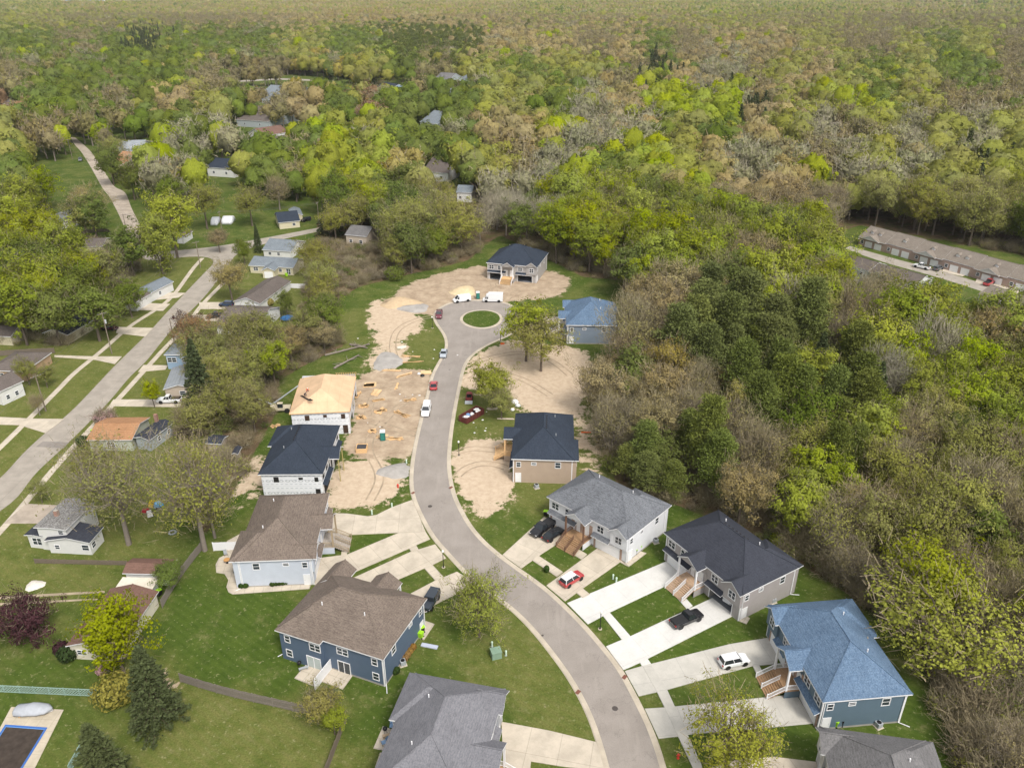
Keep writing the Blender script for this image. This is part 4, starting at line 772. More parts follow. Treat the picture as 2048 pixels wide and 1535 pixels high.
def broadleaf(seed,H,cr,c0=.3,leaf=6000,lsize=.2,clump=1.1,limbs=8,subs=7,bare=0.,vase=False,trunk=.28,twigs=True,lod=0,oval=1.,tw=.035):
    r=np.random.default_rng(seed); sk=Sk(); cz=H*(1+c0)/2; rz=H*(1-c0)/2
    def cp(inner=.55):
        while 1:
            d=r.normal(size=3); d/=np.linalg.norm(d)
            if d[2]<-.75: continue
            q=inner+(1-inner)*r.random()**.6; w=1. if not vase else (.55+.45*(d[2]+1)/2)
            p=np.array([d[0]*cr*w,d[1]*cr*w,d[2]*rz])*q*(1+.18*math.sin(3*math.atan2(d[1],d[0])+seed)); return p+[0,0,cz]
    top=np.array([r.normal()*.04*H,r.normal()*.04*H,H*.8]); th=H*(c0+.05) if not vase else H*.12
    base=np.array([0,0,-.15]); fork=np.array([top[0]*.2,top[1]*.2,th])
    ends=[]
    if lod<2:
        sk.limb(base,fork,trunk*1.15,trunk*.8,r,2,.01,7)
        if not vase: sk.limb(fork,top,trunk*.8,trunk*.12,r,4,.02,5)
        for i in range(limbs):
            ph=2*math.pi*i/limbs+r.normal()*.3; t=r.random(); st=fork+(top-fork)*(.0 if vase else .75*t)
            zz=cz+rz*(-.45+1.25*(.5*t+.5*r.random())); q=math.sqrt(max(.05,1-((zz-cz)/rz)**2)); e=np.array([math.cos(ph)*cr*.8*q,math.sin(ph)*cr*.8*q,zz])
            P=sk.limb(st,e,trunk*.42,trunk*.12,r,4,.10,5); ends.append(e)
            for j in range(subs):
                k=1+int(r.random()*3.99); s0=P[k]; e2=s0+r.normal(size=3)*np.array([1,1,.7])*cr*.33+np.array([0,0,.12*H*r.random()])+(s0-[0,0,cz*.8])*.12
                sk.limb(s0,e2,trunk*.13,trunk*.05,r,2,.1,3); ends.append(e2)
                for _ in range(2):
                    e3=e2+r.normal(size=3)*cr*.15+(e2-[0,0,cz*.8])*.08; sk.seg(e2*.5+s0*.5,e3,trunk*.07,trunk*.03,3); ends.append(e3)
    C=np.array(ends) if len(ends) else np.array([cp() for _ in range(60)])
    extra=np.array([cp(.72) for _ in range(int(len(C)*(.5 if bare<.5 else .7))+12)]); C=np.concatenate([C,extra])
    nb=int(leaf*(1-bare)); Vs=[];Qs=[];k=0
    if nb:
        ci=r.integers(0,len(C),nb) if bare<.5 else r.choice(len(C)//2,nb)
        d=r.normal(size=(nb,3)); d/=np.linalg.norm(d,axis=1,keepdims=True); cs=clump*(.6+.8*r.random(len(C)))[ci][:,None]
        p=C[ci]+d*cs*np.array([1,1,.72])*(.55+.45*r.random((nb,1))); oc=(p-np.array([0,0,cz-rz*.25]))/np.array([cr,cr,rz]); nn=d*.55+oc*.9+r.normal(size=(nb,3))*(.34 if lod==0 else .2)+[0,0,.2]
        V,Q=cards(p,nn,lsize*(.6+.8*r.random(nb)),.75,None,r); Vs.append(V);Qs.append(Q);k+=len(V)
    nt_=int(leaf*bare) if bare else (int(leaf*.06) if lod==0 else 0)
    TV=None
    if nt_:
        ci=r.integers(0,len(C),nt_); out=C[ci]-np.array([0,0,cz*.55]); out/=np.linalg.norm(out,axis=1,keepdims=True)
        al=out*1.+r.normal(size=(nt_,3))*.5+[0,0,.35]; al/=np.linalg.norm(al,axis=1,keepdims=True)
        p=C[ci]+r.normal(size=(nt_,3))*clump*.75; nn=np.cross(al,r.normal(size=(nt_,3))); ln=(.35+.55*r.random(nt_))*(1+.6*(lod>0))
        V,Q=cards(p,nn,ln,1.,al,r)
        # thin: rebuild with explicit width
        nn/=np.linalg.norm(nn,axis=1,keepdims=True); t=np.cross(nn,al); w=(tw if lod==0 else tw*4)
        V=np.stack([p-al*ln[:,None]-t*w,p-al*ln[:,None]+t*w,p+al*ln[:,None]+t*w*.5,p+al*ln[:,None]-t*w*.5],1).reshape(-1,3); TV=(V,Q)
    return sk,(Vs,Qs),TV
def conifer(seed,H,cr,n=9000,kind='spruce',lod=0):
    r=np.random.default_rng(seed); sk=Sk(); sk.limb(np.array([0,0,-.15]),np.array([r.normal()*.1,r.normal()*.1,H*.97]),.26 if lod==0 else .3,.03,r,4,.005,6)
    Vs=[];Qs=[];k=0
    if kind=='spruce':
        nb=int(210*(1 if lod==0 else .4)); per=max(3,n//nb); C=[];A=[]
        for i in range(nb):
            t=(i+.5)/nb; t=t**.8; z=H*(.05+.93*t); L=cr*(1-t)**.85*(.75+.4*r.random())+.12; ph=i*2.399+r.normal()*.2
            d=np.array([math.cos(ph),math.sin(ph),-.18+.5*t]); 
            if lod==0 and L>.6: sk.seg(np.array([0,0,z]),np.array([0,0,z])+d*L*.9,.05,.015,3)
            m_=max(3,int(per*(.35+1.1*(1-t)))); q=.25+.75*r.random(m_)**.7; side=np.array([-d[1],d[0],0])
            p=np.array([0,0,z])+d*L*q[:,None]+side*(r.normal(size=m_)*.22*L*(1.1-q)+.0)[:,None]+np.stack([r.normal(size=m_)*.08,r.normal(size=m_)*.08,-.28*q*L*.35+r.normal(size=m_)*.1],-1)
            C.append(p); A.append(np.tile(d*.6,(m_,1))+r.normal(size=(m_,3))*.45)
        C=np.concatenate(C);A=np.concatenate(A); nn=np.cross(A,r.normal(size=A.shape))+[0,0,.5]
        V,Q=cards(C,nn,(.22 if lod==0 else .5)*(.7+.6*r.random(len(C))),.5,A,r)
    else:
        cl=[]; 
        for i in range(46 if lod==0 else 24):
            t=.28+.72*((i+.5)/46 if lod==0 else (i+.5)/24); z=H*t; ph=i*2.399; L=cr*(1.05-t)**.55*(.45+.6*r.random()); e=np.array([math.cos(ph)*L,math.sin(ph)*L,z+.1*L])
            if lod==0: sk.limb(np.array([0,0,z-.5]),e,.07,.03,r,2,.05,3)
            cl+= [e,e*np.array([.6,.6,1])+[0,0,.3]]
        cl=np.array(cl); ci=r.integers(0,len(cl),n); d=r.normal(size=(n,3)); d/=np.linalg.norm(d,axis=1,keepdims=True)
        p=cl[ci]+d*np.array([1.25,1.25,.55])*(cr/4.)*(.4+.6*r.random((n,1))); A=d+r.normal(size=(n,3))*.4+[0,0,.4]; nn=np.cross(A,r.normal(size=A.shape))+[0,0,.4]
        V,Q=cards(p,nn,(.20 if lod==0 else .5)*(.7+.6*r.random(n)),.45,A,r)
    return sk,([V],[Q]),None
def cat_parts(parts):
    Vs=[];Qs=[];k=0
    for V,Q in parts: Vs.append(V); Qs.append(Q+k); k+=len(V)
    return np.concatenate(Vs),np.concatenate(Qs)
def dome(seed,H,cr,c0,q=.86,nu=14,nv=8):
    r=np.random.default_rng(seed); ph=r.uniform(0,6.28,6); V=[];cz=H*(1+c0)/2; rz=H*(1-c0)/2
    for j in range(nv+1):
        th=math.pi*(.02+.80*j/nv)
        for i in range(nu):
            a=2*math.pi*i/nu; f=q*(1+.10*math.sin(3*a+ph[0]+2*th)+.09*math.sin(5*a+ph[1]-5*th)+.08*math.cos(7*th+ph[2]+2*a)+.05*r.normal()); V.append((cr*f*math.sin(th)*math.cos(a),cr*f*math.sin(th)*math.sin(a),cz+rz*f*math.cos(th)))
    Q=[(j*nu+(i+1)%nu,j*nu+i,(j+1)*nu+i,(j+1)*nu+(i+1)%nu) for j in range(nv) for i in range(nu)]; return np.array(V),np.array(Q)
def tree_meshes(key,data,lm,bark,tm=None,joined=False,core=None):
    sk,(LV,LQ),TV=data
    parts=[]; 
    crown=[]; cm=[]
    for V,Q in zip(LV,LQ): crown.append((V,Q)); cm+=[0]*len(Q)
    if TV is not None: crown.append(TV); cm+=[1]*len(TV[1])
    tmat=tm or LM['b']
    if sk.n: SV=(np.concatenate(sk.V),np.concatenate(sk.Q))
    if joined:
        if sk.n: crown.append(SV); cm+=[2]*len(SV[1])
        if core: D=dome(*core); crown.append(D); cm+=[0]*len(D[1])
        V,Q=cat_parts(crown); return mesh_np(key,V,[Q],[lm,tmat,bark],cm,True)
    V,Q=cat_parts(crown); c=mesh_np(key+'_crown',V,[Q],[lm,tmat],cm)
    t=mesh_np(key+'_trunk',SV[0],[SV[1]],[bark],None,True); return t,c
# kinds: near meshes (trunk,crown) and light far meshes
NEAR={};FARM={};LK={'b':'B','w':'W'}
SPEC={'g':dict(H=13,cr=4.6,leaf=8000,lsize=.21,clump=1.25,tw=.03),'l':dict(H=15,cr=4.4,leaf=7500,lsize=.21,clump=1.15),'o':dict(H=13.5,cr=5.,leaf=7500,lsize=.17,clump=1.1,bare=.12),'t':dict(H=13,cr=4.5,leaf=7000,lsize=.16,clump=1.0,bare=.22),
'b':dict(H=13,cr=4.2,leaf=4800,lsize=.14,clump=1.1,bare=.58,limbs=10,subs=8,tw=.028),'w':dict(H=14,cr=4.8,leaf=5200,lsize=.13,clump=1.1,bare=.68,limbs=11,subs=8,tw=.028),'y':dict(H=12,cr=3.8,leaf=6500,lsize=.17,clump=.95,bare=.2),'r':dict(H=10,cr=4.2,leaf=7000,lsize=.17,clump=1.,bare=.25)}
for k,sp_ in SPEC.items():
    NEAR[k]=[tree_meshes('tree',broadleaf(11*j+ord(k),**sp_,vase=(j==2 and k in'lowb')),LM[LK.get(k,k)],BARKG if k in'wb' else BARK,LM['w'] if k=='w' else LM['b']) for j in range(3)]
    f=dict(sp_); f.update(leaf=750,lsize=.45,lod=1,limbs=6,subs=4,bare=f.get('bare',0)*.45); FARM[k]=[tree_meshes('far_'+k,broadleaf(5*j+ord(k),**f),LM[LK.get(k,k)],BARKG if k in'wb' else BARK,LM['w'] if k=='w' else LM['b'],True,(j,sp_['H'],sp_['cr'],.3,.98 if k not in 'bw' else .74)) for j in range(3)]
NEAR['d']=[tree_meshes('tree',conifer(3+j,15,3.9,15000,'spruce'),LM['d'],BARKP) for j in range(2)]; NEAR['p']=[tree_meshes('tree',conifer(9+j,14,4.8,10500,'pine'),LM['p'],BARKP) for j in range(3)]
FARM['d']=[tree_meshes('far_d',conifer(3,15,3.3,900,'spruce',1),LM['d'],BARKP,None,True)]; FARM['p']=[tree_meshes('far_p',conifer(9,14,4.9,1300,'pine',1),LM['p'],BARKP,None,True)]
HT={'g':13,'l':15,'o':13.5,'t':13,'b':13,'w':14,'y':12,'r':10,'d':15,'p':14,'v':9,'k':6,'a':11,'s':16}
# what grows where: rows of 64 photo pixels, letters are kinds of tree
GRID='''oobbobbbtttyttttbotbtoobobobbbob
ggbgdggggoggppptttbtgbtttobbogob
bgggggbbbyyogboogoobdtwbotogoggb
rggbgtogbtgrgggoogwtllldtolgobbb
obbgggwggglogggttlwwgogtowbowowo
gotplwgogbllygoobwgglotwtbwowodo
ggotolllooglgoowwllogltttboooooo
llgglolgdoooogoogllllgllglooogog
llgggooolooogolggoggllttlllgolll
lgggggooobboogggg'''.split('\n')
GRID[9]='lggggggooogoogggbbbbttollLbblllo'.replace('L','l')
GRID+='''ggggooroltboooooottbbpppppbbllll
oooooooooogboooobbttypyppdpllllo
oooooooobwoooooobtbbtbyppppdllll
ooooooobooooooobtbtbtppbpgplbogl
ooooooobobooooobtbpppppbollbooob
ooooobbbbboooooobbbbbbbttlbooobo
oooooobbbboooooobbbbbbbbggbobobb
oooooooooooooooobbbbbbbbobbbllbo
oooooooooooooooobbbbbbbbobbblllb
oooooooooooooooobbbbbbbbbbbblblb
oooooooooooooooobbbbbbbbbbbbbobo
oooooooooooooooobbbbbbbbbbbbobob
oooooooooooooooobbbbbbbbbbbbobob
oooooooooooooooobbbbbbbbbbbbobob'''.split('\n')
def kind_at(x,y,r):
    px,py=PX(x,y,8.)
    c=(px+r.normal()*(16 if py>70 else 75))/64; q=(py+r.normal()*min(14,py*.15+3))/64
    if c<0: c=-c
    if c>=32: c=63.9-c
    c=int(min(31,max(0,c))); q=int(min(23,max(0,q))); row=GRID[q]; k=row[min(c,len(row)-1)]
    if r.random()<.06: k='gotlow'[int(r.random()*6)]
    return k
CLP=[[(p.x,p.y) for p in DEV]]+[[(p.x,p.y) for p in pts(c_)] for c_ in WESTCLR+FARCLR]
def blocked(X,Y):
    m=np.zeros(X.shape,bool)
    for p in CLP: m|=inpoly(X,Y,p)
    return m
HOUSES=[(o.location.x,o.location.y,max(9.,(o.get('category')=='terrace')*14.)) for o in COL.objects if o.parent is None and o.get('category') in('house','carport','shed')]
PARK=[(p.x,p.y) for p in pts([(-300,330),(0,285),(230,190),(480,165),(960,150),(960,330),(900,400),(820,440),(640,420),(600,480),(300,520),(260,470),(-300,470)])]
def near_house(x,y):
    d_=math.hypot(x,y)
    for a,b_,q in HOUSES:
        D2=math.hypot(a,b_)
        if b_>235:
            t=(x*a+y*b_)/D2; lat=abs(x*b_-y*a)/D2
            if lat<q+1 and D2-60<t<D2+9: return True
    return any((x-a)**2+(y-(b_-(4 if y<250 else 9)))**2<(q+(0 if y<250 else 5))**2 for a,b_,q in HOUSES)
def scatter(y0,y1,sp,r,margin=1.12,wide=25,trees=True):
    "jittered grid of stems inside the field of view (plus a margin) between distances y0..y1"
    yy=np.arange(y0,y1,sp*.9); P=[]
    for i,y in enumerate(yy):
        hw=.66*(y*.894+40)*margin+wide; x=np.arange(-hw,hw,sp)+(i%2)*sp/2; P.append(np.stack([x,np.full(len(x),y)],-1))
    P=np.concatenate(P); P+=r.uniform(-.42,.42,P.shape)*sp; P=P[~blocked(P[:,0],P[:,1])]; pk=inpoly(P[:,0],P[:,1],PARK)&(r.random(len(P))<.33); P=P[~pk]
    return P if not trees else np.array([p for p in P if not (p[1]<800 and near_house(*p))])
r=np.random.default_rng(21)
P1=np.concatenate([scatter(30,175,7.3,r),scatter(175,420,8.2,r)]); P2=scatter(420,2100,10.5,r,1.05)
GCN={'g':('deciduous_tree','fresh green leafy'),'l':('deciduous_tree','bright lime green'),'o':('deciduous_tree','olive green half leafed'),'t':('deciduous_tree','tan budding'),'b':('bare_tree','bare brown twigged'),'w':('bare_tree','bare pale grey'),'y':('deciduous_tree','yellow leaved'),'r':('deciduous_tree','rusty leaved'),'d':('spruce_tree','dark green spruce'),'p':('pine_tree','shaggy green pine')}
def put_tree(k,x,y,s,label,group=None,rz=None,v=None,sz=1.,cat=None,name=None):
    M=NEAR[k]; t,c=M[int(rng.integers(len(M))) if v is None else v%len(M)]
    nm=name or GCN[k][0]; rt=empty(nm,(x,y,0),rng.uniform(0,6.28) if rz is None else rz,label,cat or 'tree',group); rt.scale=(s,s,s*sz)
    a=bpy.data.objects.new('trunk',t); link(a,rt); a=bpy.data.objects.new('crown',c); link(a,rt); return rt
NEAR['v']=[tree_meshes('tree',broadleaf(91,9,4.6,c0=.12,leaf=9000,lsize=.17,clump=1.,limbs=10,vase=True),LM['v'],BARKP)]
NEAR['a']=[tree_meshes('tree',broadleaf(95+j,11,4.6,c0=.12,leaf=8500,lsize=.13,clump=.85,bare=.12,limbs=12,subs=8),LM['a'],BARK) for j in range(2)]
NEAR['s']=[tree_meshes('tree',broadleaf(71+j,16,5.2,c0=.25,leaf=4200,lsize=.15,clump=1.2,bare=.3,limbs=12,subs=9,trunk=.34,tw=.03),LM['o'],BARKG,LM['b']) for j in range(2)]
NEAR['k']=[tree_meshes('tree',broadleaf(92,5,2.6,c0=.2,leaf=4500,lsize=.12,clump=.7,bare=.3),LM['k'],BARKP)]
# hand-placed trees: kind, photo px of the foot, height in m, label
HAND=[('a',958,1272,11.3,.86,'round yellow green young tree on the lawn inside the road bend',0),('a',1452,1535,11.5,.98,'airy lime green street tree between the two lower right driveways',1),
('v',62,1280,8.5,.85,'dark purple leaved tree left of the long ranch house',0),('l',248,1345,14,1.,'tall yellow green tree in front of the red brown ranch roof',2),('d',318,1448,14.5,1.1,'tall dark spruce left of the weathered fence',0),('d',222,1600,13.5,1.2,'dark spruce at the bottom edge by the swimming pool',1),
('y',648,1450,6.5,1,'small orange budding tree at the fence corner',0),('l',670,1468,5.,1,'short green bush tree beside the fence gap',0),
('l',1052,722,15.5,1.15,'taller of the two slender green trees on the sand lot',1),('o',1082,742,14,1.1,'thinner of the two slender trees on the sand lot',0),('l',985,815,11,1.2,'light green tree leaning over the scrap beside the skip',0),('o',1003,838,8,1,'darker low tree behind the skip',1),
('k',213,855,5,1,'pink blossom tree at the orange roofed cottage',0),('o',85,1005,5,.9,'small white green blossom tree by the left pavement',1),('v',388,690,9.5,.72,'purple plum tree at the kerb of the old street',0),('d',412,845,21,.85,'very tall dark evergreen behind the light blue house',1),('o',455,800,11,1,'olive tree crowding the very tall evergreen',0),
('s',258,1088,20,1.05,'huge olive budding tree over the white house with peeling roof',0),('s',215,1010,15,1,'broad olive tree behind the orange roofed cottage',1),('s',410,1100,21,1.,'large bare tree leaning between the back yards',0),('s',395,1000,14,1,'thin bare tree beside the leaning one',1),('s',430,1075,12,1,'bare scrubby tree by the backyard fence',2),
('l',310,815,7,.8,'small bright green tree beside the white pickup on the drive',0),('g',575,630,7.,.8,'round dark green tree above the trampoline',0),('o',640,625,9,.9,'pale olive tree beside the trampoline',1),('g',490,530,9,.8,'bright green tree by the street bend',1),('d',518,505,11,.7,'narrow spruce at the street bend',1),
('t',465,600,13,1,'tan green tree at the bend verge',1),('l',326,548,21,.92,'tall vase shaped lime tree at the junction',2),('l',355,515,23,1,'bright lime tree just north of the junction',1),('t',188,458,17,1,'tan tree beside the gravel road',0),('l',95,420,19,1,'lime tree in the middle of the far left meadow',2),('g',270,400,15,1,'green tree right of the gravel road bend',0),('o',235,330,15,1,'olive tree between the gravel road and the orange roof',1),('l',60,455,21,1,'broad lime green tree at the far left meadow edge',0),
('g',228,370,17,.9,'green tree by the gravel road fork',0),('d',236,365,14,.8,'spruce beside the gravel road fork',0),('d',660,470,14,1.6,'dark round pine on the upper cross street',1),('g',815,425,20,1,'vivid green round tree north of the turning circle',1),('t',440,505,9,1,'small tan tree beside the upper cross street',1),
('g',120,690,15,1,'green tree over the cream house',0),('g',200,682,15,1.2,'fuller green tree at the pavement by the utility pole',1),('l',55,690,19,1,'yellow green tree near the left edge brick house',1),('g',265,635,11,1,'green tree by the dark parked car',2),('o',95,775,6,.9,'low dark tree beside the brick house',1),('o',60,770,7,.9,'low olive tree by the brick house corner',0),
('g',345,1180,5.5,1,'grey green shrub tree beside the garage end',1),('b',80,830,5,.9,'bare shrub in the left front lawn',0),('a',1872,1335,15,1.35,'very broad yellow green tree right of the blue roofed house',1),('l',1618,1008,13,1.15,'yellow green tree with fanned bare trunks in the wood',2),('p',1425,1003,15,1.1,'tall shaggy pine behind the mottled grey roof',0),('p',1290,985,9,1.3,'middle of three low pines behind the white duplex',1),('p',1248,962,8,1.2,'leftmost of three low pines behind the white duplex',2),('p',1342,1000,8.5,1.3,'rightmost of three low pines behind the white duplex',0),('s',1655,1130,14,1,'bare tree with many forks at the lawn edge behind the charcoal roof',0),
('o',415,458,17,1,'olive tree with long trunk above the plastic tunnels',0),('o',505,452,16,1,'broad olive tree on the upper cross street lawn',1),('g',345,425,15,1,'second green tree north of the junction',1),('b',560,420,14,1,'bare tree left of the small cream house',1),
('l',150,565,20,1,'lime tree over the left houses nearest the junction',0),('g',92,600,19,1,'green tree in the middle of the big left clump',1),('l',40,585,21,1,'tall lime tree at the left edge clump',0),('l',185,612,17,1,'lime tree beside the white house hidden on the left',1),('g',15,640,18,1,'green tree cut by the left edge',2),('l',105,530,20,1,'rear lime tree of the big left clump',1),('g',150,640,15,1,'green tree over the dark roofed cream house',0),('l',60,640,17,1,'lime tree in front of the left edge clump',1),('o',215,600,16,1,'olive tree at the right end of the left clump',0),
('t',650,705,9,1,'tan brown budding tree behind the unfinished houses',0)]
hand=[]
for k,px,py,Hh,wd,lb,v in HAND:
    g=G(px,py); s=Hh/HT[k]; o=put_tree(k,g.x,g.y,s*wd,lb,None,None,v,1/wd,name={'a':'deciduous_tree','s':'deciduous_tree','v':'plum_tree','k':'blossom_tree'}.get(k)); hand.append(g)
# lines of trees grown along the belt between the streets are in the scatter; the nearest individuals first
far=[];cand=[]
for x,y in P1:
    if any((x-h.x)**2+(y-h.y)**2<12 for h in hand): continue
    px,py=PX(x,y,7); vis=-60<px<2110 and py<1640
    cand.append((math.hypot(x,y)+(0 if vis else 400),x,y,vis))
cand.sort(); nind=0
def _thin(x,y): px,py=PX(x,y,0); return px>1800 and py>1290 or (px>1560 and 1040<py<1290 and px<1800)
ZONE=lambda px,py: 'in the wood east of the duplexes' if px>1150 and py>560 else 'in the woods north of the turning circle' if px>640 and py<=600 else 'in the belt between the two streets' if px>380 and py>560 else 'among the older houses on the left'
for d,x,y,vis in cand:
    if _thin(x,y) and r.random()<.72: continue
    k=kind_at(x,y,r); s=r.uniform(.72,1.15)*(1. if y<175 else 1.25)
    _p=PX(x,y,0)
    if 370<_p[0]<705 and _p[1]>540: s*=.76
    if k=='p': s*=1.12
    if vis and nind<252:
        px,py=PX(x,y,0); z=ZONE(px,py); put_tree(k,x,y,s,GCN[k][1]+' tree '+z if k not in'dp' else GCN[k][1]+' '+z,GCN[k][1]+' trees '+z,sz=r.uniform(.9,1.15)); nind+=1
    else: far.append((x,y,k,s,0))
for x,y in P2: k=kind_at(x,y,r); far.append((x,y,k,r.uniform(.95,1.55),1))
# ---- one mass for all further trees, instanced from hidden prototype meshes
hid=bpy.data.collections.new('tree_kinds'); order=[]
def proto(me): 
    i=len(order); o=bpy.data.objects.new('kind_%03d'%i,me); hid.objects.link(o); order.append(o); return i
PI_={}
for k in GCN:
    PI_[k,0]=[]
    for t,c in NEAR[k][:2]:
        me=bpy.data.meshes.new('j'); bm=bmesh.new(); bm.from_mesh(c); nc=len(bm.faces); bm.from_mesh(t); bm.faces.ensure_lookup_table()
        for i in range(nc,len(bm.faces)): bm.faces[i].material_index=2
        bm.to_mesh(me); bm.free()
        for m_ in list(c.materials)+[t.materials[0]]: me.materials.append(m_)
        PI_[k,0].append(proto(me))
    PI_[k,1]=[proto(me) for me in FARM[k]]
# far canopy patches: 20 m x 20 m bits of wood, light enough to reach the horizon
def patch(seed,mixk):
    r2=np.random.default_rng(seed); parts=[];mi=[]; mats=[LM[LK.get(k,k)] for k in dict.fromkeys(mixk)]; ks=list(dict.fromkeys(mixk))
    for i in range(13):
        k=mixk[int(r2.random()*len(mixk))]; x,y=(r2.random(2)-.5)*46; h=HT[k]*r2.uniform(.95,1.5); n=130
        d=r2.normal(size=(n,3)); d/=np.linalg.norm(d,axis=1,keepdims=True); d[:,2]=np.abs(d[:,2])
        p=np.array([x,y,h*.5])+d*np.array([6.,6.,h*.5])*(.8+.25*r2.random((n,1))); V,Q=cards(p,d+r2.normal(size=(n,3))*.3,1.25*(.7+.6*r2.random(n)),.9,None,r2); parts.append((V[:72],Q[:18])); D=dome(seed*50+i,h,6.2,.0,1.,10,6) if k not in'dp' else dome(seed*50+i,h,3.6,.0,1.,7,6); parts.append((D[0]+[x,y,0],D[1])); mi+=[ks.index(k)]*(18+len(D[1]))
    V,Q=cat_parts(parts); return mesh_np('patch',V,[Q],mats,mi,True)
PT={}
for i,(nm,mk) in enumerate({'g':'gggob','l':'llgo','o':'oootg','t':'tttbo','b':'bbbto','w':'wwbo','y':'ytto','r':'rtb','d':'ddpg','p':'ppdg'}.items()): PT[nm]=[proto(patch(50+i,mk)),proto(patch(80+i,mk))]
P3=[]; yy=2100.
while yy<7500:
    hw=.66*yy*1.05+30; st=40 if yy<4200 else 52; x=np.arange(-hw,hw,st); P3+= [(a+r.uniform(-9,9),yy+r.uniform(-9,9)) for a in x]; yy+=st*.92
V=[];I=[];Sc=[];Ro=[]
for x,y,k,s,l in far:
    c_=PI_[k,1 if (l or y>330) else 0]; V.append((x,y,0)); I.append(c_[int(r.random()*len(c_))]); Sc.append((s,s,s*r.uniform(.85,1.15))); Ro.append((0,0,r.uniform(0,6.28)))
bl=blocked(np.array([p[0] for p in P3]),np.array([p[1] for p in P3]))
for (x,y),b0 in zip(P3,bl):
    if b0: continue
    k=kind_at(x,y,r)
    if k in'dp' and r.random()<.55: k='o'
    s=1.15 if y>4200 else 1.; V.append((x,y,0)); I.append(PT[k][int(r.random()*2)]); Sc.append((s,s,s*r.uniform(.8,1.25))); Ro.append((0,0,r.uniform(0,6.28)))
def instancer(name,V,I,Sc,Ro,coll,label):
    me=bpy.data.meshes.new(name); me.vertices.add(len(V)); me.vertices.foreach_set('co',np.array(V,np.float32).ravel())
    a=me.attributes.new('idx','INT','POINT'); a.data.foreach_set('value',np.array(I,np.int32))
    for nm,d in(('scl',Sc),('rot',Ro)): a=me.attributes.new(nm,'FLOAT_VECTOR','POINT'); a.data.foreach_set('vector',np.array(d,np.float32).ravel())
    me.update(); o=link(bpy.data.objects.new(name,me)); tag(o,label,kind='stuff')
    g=bpy.data.node_groups.new(name,'GeometryNodeTree'); g.interface.new_socket('Geometry',in_out='INPUT',socket_type='NodeSocketGeometry'); g.interface.new_socket('Geometry',in_out='OUTPUT',socket_type='NodeSocketGeometry')
    n=g.nodes; l=g.links; gi=n.new('NodeGroupInput'); go=n.new('NodeGroupOutput'); m2=n.new('GeometryNodeMeshToPoints'); ip=n.new('GeometryNodeInstanceOnPoints'); ci=n.new('GeometryNodeCollectionInfo')
    ci.inputs['Collection'].default_value=coll; ci.inputs['Separate Children'].default_value=True; ci.inputs['Reset Children'].default_value=True
    def at_(nm,t): q=n.new('GeometryNodeInputNamedAttribute'); q.data_type=t; q.inputs['Name'].default_value=nm; return q.outputs['Attribute']
    l.new(gi.outputs[0],m2.inputs[0]); l.new(m2.outputs[0],ip.inputs['Points']); l.new(ci.outputs[0],ip.inputs['Instance']); ip.inputs['Pick Instance'].default_value=True
    l.new(at_('idx','INT'),ip.inputs['Instance Index']); l.new(at_('scl','FLOAT_VECTOR'),ip.inputs['Scale'])
    er=n.new('FunctionNodeEulerToRotation'); l.new(at_('rot','FLOAT_VECTOR'),er.inputs[0]); l.new(er.outputs[0],ip.inputs['Rotation']); l.new(ip.outputs[0],go.inputs[0])
    md=o.modifiers.new('gn','NODES'); md.node_group=g; return o
instancer('forest',V,I,Sc,Ro,hid,'mixed spring woodland stretching to the skyline')
print('FOREST',len(V),'individual',nind+len(HAND))
# undergrowth on the woodland floor
hid2=bpy.data.collections.new('undergrowth_kinds')
for i,(k,bare,n) in enumerate((('b',.97,900),('o',.4,800),('g',.1,900),('w',.97,800),('t',.6,700))):
    me=tree_meshes('shrub',broadleaf(300+i,2.6,1.9,c0=.05,leaf=n,lsize=.11,clump=.5,bare=bare,limbs=6,subs=3,vase=True,trunk=.05,tw=.02),LM[k],BARK,None,True); hid2.objects.link(bpy.data.objects.new('bush_%d'%i,me))
PU=scatter(40,300,2.7,r,1.0,10,False); sel=[]
for x,y in PU:
    px,py=PX(x,y,0)
    if px<-50 or px>2100 or py>1650: continue
    if r.random()<.7 or _thin(x,y): sel.append((x,y)); _thin(x,y) and sel.append((x+r.normal(),y+r.normal()))
V=[(x,y,0) for x,y in sel]; Sc=[(s*q_,s*q_,s*q_) for s,q_ in zip(r.uniform(.4,1.25,len(V)),[1.35 if _thin(x,y) else 1. for x,y in sel])]; Ro=[(0,0,a) for a in r.uniform(0,6.28,len(V))]; I=[int(i) for i in r.choice(5,len(V),p=[.42,.2,.12,.16,.10])]
instancer('undergrowth',V,I,Sc,Ro,hid2,'twiggy brush on the woodland floor')
# ---------------------------------------------------------------- vehicles
TYRE=paint('tyre',(.015,.015,.015),.85); RIM=paint('rim',(.35,.35,.37),.35,.02,3.,.6); CGL=glass('car_glass',(.02,.025,.03)); HLM=paint('headlight',(.75,.75,.78),.2); TLM=paint('taillight',(.35,.01,.01),.3)
def carpaint(n,c,met=.0):
    if n in _MC: return _MC[n]
    m,nt,b=_mat(n,.25); b.inputs['Base Color'].default_value=(*c,1); b.inputs['Coat Weight'].default_value=.6; b.inputs['Specular IOR Level'].default_value=.5; _MC[n]=m; return m
CP={k:carpaint(k+'_car_paint',c) for k,c in dict(black=(.012,.012,.015),white=(.72,.73,.75),red=(.40,.045,.05),silver=(.38,.42,.47),blue=(.02,.04,.09),maroon=(.14,.03,.045),grey=(.12,.13,.14),jeep=(.035,.045,.06),wine=(.06,.015,.025)).items()}
def ring(x,w,zb,zs): return [(x,-w*.9,zb),(x,-w,zb+.16),(x,-w*.99,zs-.14),(x,-w*.9,zs),(x,w*.9,zs),(x,w*.99,zs-.14),(x,w,zb+.16),(x,w*.9,zb)]
